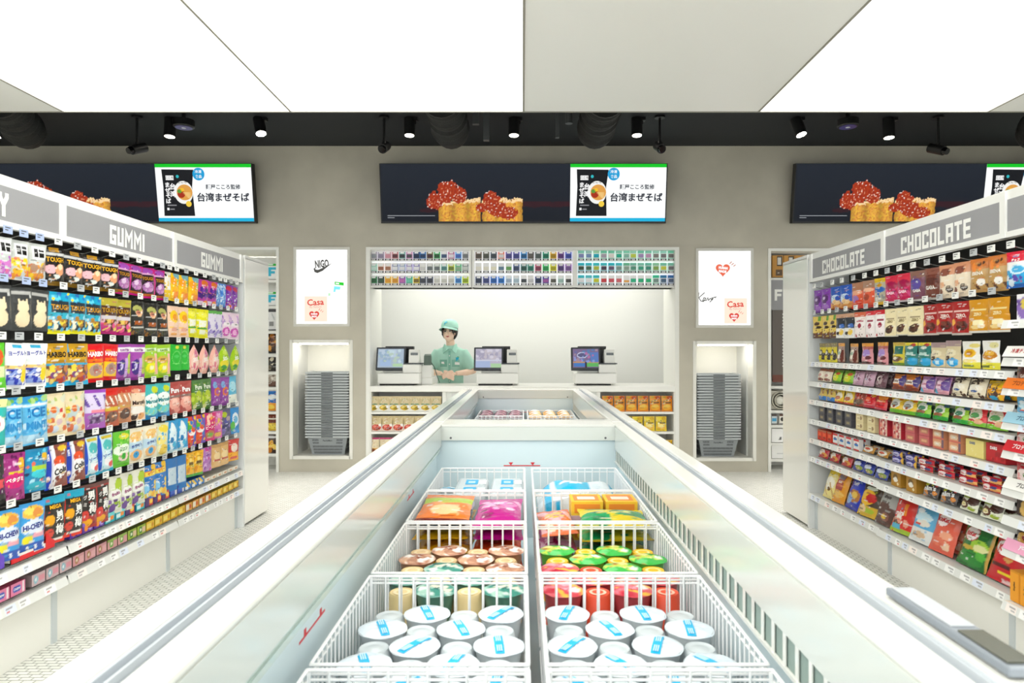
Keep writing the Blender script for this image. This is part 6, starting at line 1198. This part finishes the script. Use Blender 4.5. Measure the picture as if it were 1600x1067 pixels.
    for s in (-1, 1):
        ey = MB().ell(H((s*.030, -.074, .013)), (.0135, .008, .0062), 12, 8, 0, None, rt).build('eye', EW, b); MB().ell(H((s*.030, -.0815, .0135)), (.0085, .005, .0068), 10, 6, 0, None, rt).build('iris', IR, ey)
        MB().tube([H((s*.016, -.081, .0185)), H((s*.03, -.081, .0215)), H((s*.045, -.072, .017))], .003, 6).build('eyelid', IR, ey)
        MB().tube([H((s*.014, -.083, .033)), H((s*.03, -.083, .037)), H((s*.048, -.07, .032))], .0036, 6).build('eyebrow', BR, b)
    MB().ell(H((0, -.080, -.045)), (.021, .008, .0045), 14, 6, 0, None, rt).ell(H((0, -.079, -.051)), (.016, .008, .005), 14, 6, 0, None, rt).build('mouth', LIP, b)
    cp = MB(); ct_ = Matrix.Rotation(-.02, 3, 'X')
    cp.lathe([(.106, 0), (.109, .02), (.104, .055), (.082, .09), (.045, .108), (.0, .113)], 32, (0, 0, 0), 0, None, .93, 1.06)
    pts = []; n = 18
    for k in range(2):
        for i in range(n+1):
            a = pi+pi*i/n; rr = (.104, .176)[k]; wx = (.93, .80)[k]
            pts.append((rr*cos(a)*wx*(1 if k == 0 else .74), (rr if k == 0 else .182)*sin(a)*(1.06 if k == 0 else 1.04), .012-(.0 if k == 0 else .022)-.018*abs(cos(a))))
    th_ = [(p[0], p[1], p[2]-.006) for p in pts]; N = len(pts)
    cp.add(pts+th_, [(i, i+1, n+2+i, n+1+i) for i in range(n)]+[(N+i, N+n+1+i, N+n+2+i, N+i+1) for i in range(n)]+[(n+1+i, n+2+i, N+n+2+i, N+n+1+i) for i in range(n)])
    rc = rt @ Matrix.Rotation(.0, 3, 'X'); cp.v = [tuple(H((0, .018, .062))+rc @ Matrix.Rotation(-.2, 3, 'Z') @ Vector(p)) for p in cp.v]
    cap = cp.build('cap', CAP, b, 40)
    lgp = MB(); g = lambda a, z: tuple(H((0, .018, .062))+rc @ Matrix.Rotation(-.2, 3, 'Z') @ Vector((a, -(.1115-.75*max(0, z-.05))*1.06*sqrt(max(.1, 1-(a/.1)**2))-.003, z)))
    lgp.add([g(*p) for p in ((-.02, .032), (-.006, .03), (-.002, .05), (.016, .054), (.02, .072), (-.012, .070))], [(0, 1, 2, 3, 4, 5)]); lgp.build('cap_logo', CY, cap, 0)
person()
# ---------------------------------------------------------------- chest freezers
RZ = .95; XO0, XO1, XI0, XI1 = -.581, .63, -.426, .488
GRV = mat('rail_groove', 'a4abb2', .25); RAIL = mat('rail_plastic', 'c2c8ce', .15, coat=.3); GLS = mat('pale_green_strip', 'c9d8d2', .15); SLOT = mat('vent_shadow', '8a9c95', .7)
REDP = mat('red_print', 'd8303a', .5)
def freezer(y0, y1, i0, i1, label):
    e = empty('chest_freezer', (0, y0, 0), label, 'freezer', 'white chest freezers in a row'); L = y1-y0; a, b = i0-y0, i1-y0
    t = .03
    m = MB().box(XO0+.02, 0, .1, XI0-.04, L, .90).box(XI1+.04, 0, .1, XO1-.02, L, .90).box(XI0-.04, 0, .1, XI1+.04, a-.03, .90).box(XI0-.04, b+.03, .1, XI1+.04, L, .90)
    m.build('body', FRZ, e, 0); MB().box(XO0+.05, .02, 0, XO1-.05, L-.02, .1).build('plinth', mat('dull_steel', '55585a', .5), e, 0)
    # rim: outer band, sunk sliding-lid groove with two rails, inner band
    for s, o, i_ in ((-1, XO0, XI0), (1, XO1, XI1)):
        f = lambda x0, x1, z0, z1, mi=0, mm=None: (mm or rm).box(min(x0, x1), 0, z0, max(x0, x1), L, z1, mi)
        rm = MB(); f(o, o-s*.055, .885, RZ); f(i_, i_+s*.058, .935, RZ); rm.build('rim', FRZ, e, 0, .006, 2)
        gm = MB(); f(o-s*.055, i_+s*.058, .90, RZ-.012, 0, gm); gm.build('lid_groove', GRV, e, 0)
        rl = MB(); f(o-s*.064, o-s*.069, RZ-.012, RZ+.003, 0, rl); f(i_+s*.070, i_+s*.074, RZ-.012, RZ+.001, 0, rl); rl.build('lid_rail', RAIL, e, 0)
    MB().box(XI0+.001, 0, .937, XI1-.001, a, RZ-.0005).build('end_rim', FRZ, e, 0); MB().box(XI0+.001, b, .937, XI1-.001, L, RZ-.0005).build('end_rim', FRZ, e, 0)
    # inner panels
    MB().box(XI0-.02, a, .837, XI0+.001, b, .936).build('inner_panel', PANEL_IN, e, 0); MB().box(XI1-.001, a, .82, XI1+.02, b, .936).build('inner_panel', PANEL_IN, e, 0)
    m = MB()
    for k in range(4): m.box(XI0-.03, a, .837-.010*(k+1), XI0-.006-.005*(k % 2), b, .837-.010*k)
    m.build('air_strip', GLS, e, 0)
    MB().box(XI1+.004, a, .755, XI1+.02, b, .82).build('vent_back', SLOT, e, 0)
    g = MB(); y = a+.02
    while y < b-.02: g.box(XI1-.0005, y, .758, XI1+.0015, y+.014, .82); y += .058
    g.box(XI1-.003, a, .752, XI1+.003, b, .760); g.build('air_grille', FRZ, e, 0)
    m = MB().box(XI0-.035, a-.03, .33, XI1+.035, b+.03, .35).box(XI0-.04, a-.03, .35, XI0-.025, b+.03, .80).box(XI1+.02, a-.03, .35, XI1+.035, b+.03, .757)
    m.box(XI0-.03, a-.03, .35, XI1+.03, a-.014, .88).box(XI0-.03, b+.014, .35, XI1+.03, b+.03, .88)
    m.build('liner', LINER, e, 0)
    MB().box(XI0, b+.001, .865, XI1, b+.012, .936).build('end_panel', PANEL_IN, e, 0); MB().box(XI0, a-.012, .865, XI1, a-.001, .936).build('end_panel', PANEL_IN, e, 0)
    s_ = MB()
    for x in (XI0+.05, XI1-.05): s_.cyl((x, b+.0005, .878), (x, b+.004, .878), .006, n=10)
    s_.build('screw', mat('dull_steel'), e)
    r = MB(); z = .728; yy = b+.0125
    r.box(-.098, yy, z, .095, yy+.001, z+.005)
    for x in (-.06, .055): r.add([(x-.012, yy-.0003, z+.02), (x, yy-.0003, z+.004), (x+.012, yy-.0003, z+.02)], [(0, 1, 2)])
    for ya, yb in ((1.38, 1.56), (2.68, 2.85)):
        if y0 < 1: r.box(XI0-.0252, ya-y0, .75, XI0-.0245, yb-y0, .755); r.box(XI0-.0252, ya-y0+.03, .755, XI0-.0245, ya-y0+.045, .768); r.box(XI0-.0252, yb-y0-.04, .755, XI0-.0245, yb-y0-.025, .768)
    r.build('load_line_mark', REDP, e, 0)
    return e
fz = freezer(.74, 3.715, .78, 3.59, 'white chest freezer closest to the camera, filled with ice cups and frozen bags')
freezer(3.72, 6.74, 3.845, 6.60, 'second white chest freezer, between the closest freezer and the counter')
e = empty('price_display', (.603, .97, RZ), 'long grey electronic price display on the freezer rim, chocolate side', 'display')
MB().box(-.018, -.15, .003, .026, .13, .016).build('holder', mat('holder_grey', '8d949c', .3), e, 0, .003)
MB().box(-.013, -.14, .0165, .021, -.045, .019).build('screen', mat('olive_lcd', '55574c', .25), e, 0)
MB().box(-.013, -.03, .0165, .021, .12, .018).build('paper_label', mat('paper_white', 'b9bdc2', .5), e, 0)
# wire baskets
BXS = {'L': (-.40, .012), 'R': (.047, .465)}
def wire_basket(sd, y0, y1, label, z=.752, zb=.552):
    x0, x1 = BXS[sd]; e = empty('wire_basket', ((x0+x1)/2, (y0+y1)/2, zb), label, 'basket', 'white wire baskets in the freezers')
    hx, hy, H_ = (x1-x0)/2, (y1-y0)/2, z-zb; r = MB()
    for zz, o, rr in ((H_, 0, .0036), (H_-.018, .0, .0028), (.004, .001, .003)):
        q_ = [(-hx+o, -hy+o, zz), (hx-o, -hy+o, zz), (hx-o, hy-o, zz), (-hx+o, hy-o, zz)]
        for k in range(4): r.tube([q_[k], q_[(k+1) % 4]], rr, 6)
    r.build('rim', WIRE, e)
    w_ = MB(); n = 11
    for k in range(n+1):
        x = -hx+.006+(2*hx-.012)*k/n
        for s in (-1, 1): w_.tube([(x, s*(hy-.004), H_-.002), (x, s*(hy-.004), .004)], .0026, 5)
        w_.tube([(x, -hy+.004, .0015), (x, hy-.004, .0015)], .0018, 5)
    n = 16
    for k in range(n+1):
        y = -hy+.006+(2*hy-.012)*k/n
        for s in (-1, 1): w_.tube([(s*(hx-.003), y, H_-.002), (s*(hx-.003), y, .004)], .0024, 5)
    w_.build('wires', WIRE, e)
BY = [(2.875, 3.40), (2.355, 2.85), (1.815, 2.33), (1.29, 1.79), (.785, 1.268)]
BN = ['fifth', 'fourth', 'third', 'second', 'first']
for k, (y0, y1) in enumerate(BY):
    for sd in 'LR': wire_basket(sd, y0, y1, 'white wire basket, %s from the camera, %s side, closest freezer' % (BN[k], 'gummi' if sd == 'L' else 'chocolate'))
for k, (y0, y1) in enumerate(((6.03, 6.56), (5.48, 6.0))):
    for sd in 'LR': wire_basket(sd, y0, y1, 'white wire basket, %s counter end, %s side, second freezer' % (('at', 'next but one to')[k], 'gummi' if sd == 'L' else 'chocolate'))
# cups
CLEAR = mat('clear_cup_plastic', 'e2eaee', .12, alpha=.7, spec=.6); ICE = mat('ice', 'e4ecf0', .25); FILM = mat('film_lid', 'f1f6fb', .18, alpha=.93)
def film_lid(spec, rad, name, par, z):
    fn, T = painter(spec, 1); m = MB(); n, k = 28, 7; vs = []; cs = []
    for i in range(k+1):
        for j in range(n):
            a = 2*pi*j/n; r = rad*i/k*(1+(.05*max(0, cos(a-5.6))**8 if i == k else 0)); x, y = r*cos(a), r*sin(a); vs.append((x, y, z+.004*(1-(i/k)**2)-.001*(i == k)+.0012*sin(5*a+i))); cs.append(fn(x/rad/2+.5, y/rad/2+.5))
    fs = [(i*n+j, (i+1)*n+j, (i+1)*n+(j+1) % n, i*n+(j+1) % n) for i in range(k) for j in range(n)]
    m.add(vs, fs, 0, cols=cs); return m.build(name, FOIL, par, 60)
def cup_up(kind):
    o = MB().lathe([(.034, 0), (.036, .002), (.0525, .118), (.0565, .120), (.0565, .123), (.052, .1225)], 28).build('ice_cup' if kind == 'ice' else 'dessert_cup', CLEAR if kind == 'ice' else mat('cup_'+kind, {'bro': 'a8785a', 'grn': '5a8a78', 'lim': '58a83a', 'red': 'b84a50'}[kind], .3), None, 40)
    if kind == 'ice':
        q_ = random.Random(2); m = MB()
        for i in range(26):
            a, r = q_.uniform(0, 6.28), q_.uniform(0, .034); m.ell((r*cos(a), r*sin(a), q_.uniform(.016, .105)), (.014, .013, .013), 6, 4)
        tag(m.build('crushed_ice', ICE, o), kind='stuff'); film_lid('G dde7f0;D 16 .12 .05 .95 d2e0ee,e6eef5 3', .0575, 'film_lid', o, .1235)
        s = MB(); s.grid(lambda u, v: ((u-.5)*.021, (v-.5)*.094, .1292-.0038*(2*v-1)**2), 2, 8, 0, None, lin('22b4e4'))
        for u in (-.0045, 0, .0045):
            for v in (-.026, .026): s.box(u-.0013, v-.015, .1285, u+.0013, v+.015, .1296, 0, lin('c8ecf8'))
        s.build('label_strip', FOIL, o, 0)
    else:
        film_lid({'bro': 'G b8846a;S 2.2 .3 0 1 f0e4d8;D 10 .1 .1 .9 8a4a34,d8a888 3;R .15 .4 .34 .6 fbf6f0;R .68 .3 .84 .7 fbf6f0', 'grn': 'G 3f8f80;S 2 .35 .1 .9 cfe4da;D 10 .11 .1 .9 2a6a62,a8d0c0,e8e4d0 3;R .12 .4 .3 .62 f4f8f6',
                  'lim': 'G 34b848;R .22 0 .36 1 b87a28;D 12 .12 .1 .9 e8e48c,68d078,c8e050 3;R .7 .36 .88 .64 eef4ec', 'red': 'G d84c58;S 1.6 .3 0 1 e8b848;D 12 .12 .1 .9 f0a0b0,c82840,e87888 3;R .68 .36 .86 .64 f4eeee'}[kind], .059, 'film_lid', o, .1235)
    return o
def cup_down(kind):
    c = {'ice': None, 'bro': 'd8b888', 'grn': 'e4cc94', 'lim': 'f0bc1c', 'red': 'e85030'}[kind]; mt = CLEAR if c is None else mat('tub_'+kind, c, .4)
    o = MB().lathe([(.052, 0), (.0485, .004), (.037, .112), (.033, .118), (.031, .1165), (.02, .1155), (.012, .119), (.0, .119)], 28).build('ice_cup' if kind == 'ice' else 'dessert_cup', mt, None, 40)
    if kind == 'ice': MB().lathe([(.046, .004), (.034, .10), (.0, .102)], 16).build('crushed_ice', ICE, o, 40)['kind'] = 'stuff'
    else: MB().lathe([(.024, .1172), (.0, .1178)], 20).build('base_label', mat('tub_label_'+kind, {'bro': 'e6d0a8', 'grn': 'f0e0b8', 'lim': 'f6e89a', 'red': 'f4c0a8'}[kind], .5), o, 0)
    return o
CU = {}
DESC = {('ice', 1): 'film-lidded ice cup with blue strip', ('ice', 0): 'upturned clear ice cup', ('bro', 1): 'dessert cup under brown printed film', ('bro', 0): 'upturned tan dessert tub', ('grn', 1): 'dessert cup under green-grey printed film', ('grn', 0): 'upturned cream dessert tub',
        ('lim', 1): 'dessert cup under lime printed film', ('lim', 0): 'upturned yellow dessert tub', ('red', 1): 'dessert cup under red printed film', ('red', 0): 'upturned orange-red dessert tub'}
CX = {'L': (-.3345, -.241, -.147, -.0535), 'R': (.1125, .209, .304, .3995)}
def cups(bk, sd, kinds, par):
    y0, y1 = BY[bk]
    for r in range(5 if bk < 4 else 4):
        y = y1-.066-r*.0925
        for c in range(4):
            kind = kinds[r] if isinstance(kinds[r], str) else kinds[r][c]; up = (r+c) % 2 == par; k = (kind, int(up))
            lb = '%s, %s along, row %s of %s %s basket' % (DESC[k], ORD[c], NUM[r+1], BN[bk], 'gummi-side' if sd == 'L' else 'chocolate-side')
            loc = (CX[sd][c]+R.uniform(-.0008, .0008), y+R.uniform(-.001, .001), .5570); rot = (0, 0, R.choice((-.6, -.3, -.1, .1, .35, .6)) if up else R.uniform(0, 6))
            if k not in CU: o = CU[k] = (cup_up if up else cup_down)(kind); o.location = loc; o.rotation_euler = rot; tag(o, lb, 'cup', DESC[k]+'s')
            else: o = dup(CU[k], loc, rot, lb); o['group'] = DESC[k]+'s'; o['category'] = 'cup'
cups(2, 'L', ['bro', 'bro', ('grn', 'grn', 'bro', 'bro'), 'grn', 'grn'], 1); cups(2, 'R', ['lim', 'lim', ('red', 'red', 'lim', 'lim'), 'red', 'red'], 0)
cups(3, 'L', ['ice']*5, 1); cups(3, 'R', ['ice']*5, 0); cups(4, 'L', ['ice']*5, 0); cups(4, 'R', ['ice']*5, 1)
# packs and bags in the far baskets of the closest freezer
def flat_bag(key, spec, w, l, t, loc, rz, label, name='frozen_bag', tilt=0, cat='bag'):
    k = (key, 'flat')
    if k not in PROTO: PROTO[k] = (bag_mesh(key, spec, w, l, t, 'bag'), w, l)
    me, w0, l0 = PROTO[k]; me.name = name
    o = bpy.data.objects.new(name, me); COL.objects.link(o); o.rotation_euler = (-pi/2, tilt, rz); o.scale = (w/w0, 1, l/l0)
    # lying: local z runs along +Y, print faces up
    d = Matrix.Rotation(rz, 3, 'Z') @ Vector((0, -l/2, 0)); o.location = (loc[0]+d.x, loc[1]+d.y, loc[2]+t*.45)
    return tag(o, label, cat, 'frozen bags in the freezer baskets')
for i, x in enumerate((-.235, -.07)):
    e = empty('ice_tray_pack', (x, 3.12, .558), 'white tray pack with cyan label, %s' % ('beside the lone ice cup' if i == 0 else 'beside the big ice bag'), 'pack', 'tray packs in the farthest basket of the closest freezer')
    MB().box(-.075, -.19, 0, .075, .19, .165).build('tray', CLEAR, e, 0, .02, 3)
    m = MB()
    for a in range(3):
        for b in range(8): m.box(-.062+a*.043, -.17+b*.043, .004, -.028+a*.043, -.137+b*.043, .15)
    tag(m.build('ice_cubes', ICE, e, 0, .006), kind='stuff')
    for y in (-.1, .07):
        l = MB(); l.box(-.028, y-.045, .1652, .028, y+.055, .1668, 0, lin('2aa8dc')); l.box(-.016, y-.02, .1668, .016, y+.02, .1672, 0, lin('bfe6f4')); l.box(.034, y-.04, .1652, .068, y+.05, .166, 0, lin('dfe4e8'))
        l.build('label', CARTON, e, 0)
for i, (x, y) in enumerate(((-.348, 3.25), (-.348, 3.03))):
    o = dup(CU['ice', 1], (x, y, .5570), (0, 0, 1.2+i), 'film-lidded ice cup beside the white tray packs, %s' % ('at the basket back' if i == 0 else 'at the basket front')); o['category'] = 'cup'; o.scale = (.8, .8, 1)
e = empty('ice_bag', (.256, 3.13, .556), 'large clear bag of ice with cyan print filling the basket', 'bag')
def icebag(u, v, k=0):
    x = (u-.5)*.375; b_ = 1-abs(2*u-1)**4; wv = .008*sin(11*u+5*v)+.006*sin(17*v-7*u)
    if v < .34: s = v/.34; return (x*(1-.06*(1-s)), -.235-.008*sin(pi*s)-k, .004+s*.165*(.55+.45*b_)+wv*s)
    s = (v-.34)/.66; return (x, -.235+s*.47, .004+.165*(.55+.45*b_)*(1-.25*max(0, s-.7)/.3)+wv+k)
fn_ = painter('G e6eef4;D 26 .08 .0 1 d4e2ec,f4f8fa,dbe8f2 3;R .22 .5 .62 .98 12b4e0;R .06 .0 .16 .95 1cb0e0;R .2 .04 .24 .34 1cb0e0;R .9 .04 .98 .98 28b0dc;E .42 .72 .14 .1 eef6fa;E .34 .66 .06 .05 12b4e0;E .47 .76 .05 .04 12b4e0;R .6 .2 .8 .3 e8f0f2', 1)[0]
m = MB(); m.grid(icebag, 34, 44, 0, fn_); m.box(-.17, -.22, .002, .17, .22, .05, 0, lin('dce8f0')); m.build('bag', FOIL, e, 60)
YB_ = 2.60
ST = [('yel', 'G f0b41c;B .86 1 e8a818;D 12 .1 .05 .9 f0c02c,c8820c,f4d860 3;E .5 .5 .36 .14 f8e8a0', 'yellow frozen-snack bag'), ('nav', 'G 2a5068;B .7 1 d8d4ec;S 2 .3 .1 .6 e8e8f4;E .5 .4 .3 .14 f0eef6', 'navy and white frozen-food bag'), ('org', 'G e07420;B .6 .8 a8c028;S 1.5 .35 .2 .6 f09048;E .5 .35 .3 .16 f4c890;B 0 .08 6a2018', 'orange and green frozen-vegetable bag'),
      ('rog', 'G e0501c;E .5 .5 .36 .2 f4b870;D 10 .1 .1 .9 f08040,c83010,f4d0a0 3', 'red-orange frozen-food bag'), ('mag', 'G b81484;E .5 .6 .4 .14 e078b8;D 10 .1 .1 .9 d83898,8a0c60,f0c0dc 3;S 1.4 .2 .4 .8 e8a0cc', 'magenta frozen-fruit bag')]
SPB = {k: (s, d) for k, s, d in ST}
z = .563
zz = z
for i, (k, dx, tt) in enumerate((('yel', 0, .05), ('yel', .004, .05), ('yel', 0, .045), ('nav', .002, .022), ('org', 0, .03))):
    flat_bag(k, SPB[k][0], .195, .43, tt, (-.287+dx, YB_, zz), (-.02, .02, -.01, .03, .02)[i], SPB[k][1]+(', %s of three in the fourth basket' % ('lowest', 'middle', 'upper')[i] if i < 3 else ' in the stack of the fourth basket'), tilt=(.0, .02, -.02, .02, .03)[i]); zz += tt
for i, k in enumerate(('rog', 'rog', 'mag', 'mag')):
    flat_bag(k, SPB[k][0], .175, .42, .046, (-.088, YB_, z+i*.048), (.01, -.02, .02, -.01)[i], SPB[k][1]+', %s of its pair in the fourth basket' % ('lower', 'upper', 'lower', 'upper')[i], tilt=(.0, -.02, .02, -.03)[i])
GS = 'G d8c028;E .2 .3 .25 .3 189858;E .75 .6 .3 .25 0f8f58;E .3 .85 .2 .12 2aa060;B .0 .06 c8a818;D 8 .08 .1 .9 f0e068,1c7c48 3'
for i in range(4): flat_bag('gy', GS, .25, .26, .047, (.332, 2.50, .563+i*.048), (.02, -.03, .02, -.02)[i], 'green and yellow frozen-food bag, %s of four stacked' % ('lowest', 'second', 'third', 'topmost')[i], tilt=(0, .015, -.015, .02)[i])
OPK = 'G d86a3c;S 1.5 .4 .1 .9 e8b0b8;E .5 .6 .3 .16 f0b040;D 10 .1 .1 .9 a82868,f0c8b0 3'; PPK = 'G a82070;S 1.5 .4 .1 .9 d8a0c0;E .5 .5 .2 .14 f0b030;D 10 .1 .1 .9 6a1848,e0a8c8 3'
for i, (k, s, d) in enumerate((('ppk', PPK, 'purple frozen-fruit bag, low beside green stack'), ('ppk', PPK, 'purple frozen-fruit bag, midway beside green stack'), ('opk', OPK, 'orange-pink frozen bag lying on the purple bags'))):
    flat_bag(k, s, .13, .36, .05, (.127, 2.58, .560+i*.055), .02*i, d, tilt=-.10 if i == 2 else -.03)
for i, x in enumerate((.255, .39)):
    for k in range(2):
        m = MB().box(-.062, -.07, 0, .062, .07, .094, 0, lin('eec034')); m.box(-.05, -.0715, .05, .05, -.07, .085, 0, lin('e88a2c'), ); m.box(-.0652, -.0708, .004, .0652, -.0702, .04, 0, lin('d8b0b8')); m.box(-.05, -.05, .094, .05, .05, .0948, 0, lin('e88a3c')); m.box(-.035, -.03, .0948, .035, .02, .0952, 0, lin('f4e0d0'))
        o = m.build('frozen_food_box', CARTON, None, 0, .004); o.location = (x, 2.745, .558+k*.0965)
        tag(o, 'orange and yellow frozen-food box, %s, behind the %s of the green bags' % (('lower', 'upper')[k], ('middle', 'end')[i]), 'box', 'boxes at the back of the fourth basket')
# far freezer contents
q = random.Random(5)
for sd, x0, key, spec, d in (('L', -.33, 'mar', 'G 6a3a48;D 10 .14 .1 .9 8a5060,4a2430,a87078 3;R .1 .4 .9 .6 b890a0', 'maroon frozen pack'), ('R', .12, 'tan', 'G d0a050;D 8 .14 .1 .9 e8d0a0,b8802c,f0e8d8 3;R .1 .35 .9 .6 f0ece4', 'golden frozen pack')):
    for r in range(3):
        for c in range(3):
            for l in range(3): flat_bag(key, spec, .12, .155, .068, (x0+c*.132, 6.12+r*.17, .565+l*.07), q.uniform(-.1, .1), '%s, %s %s in row %s, %s layer, second freezer' % (d, ORD[c], 'along', NUM[r+1], ('lowest', 'middle', 'top')[l]), 'frozen_pack', 0, 'pack')
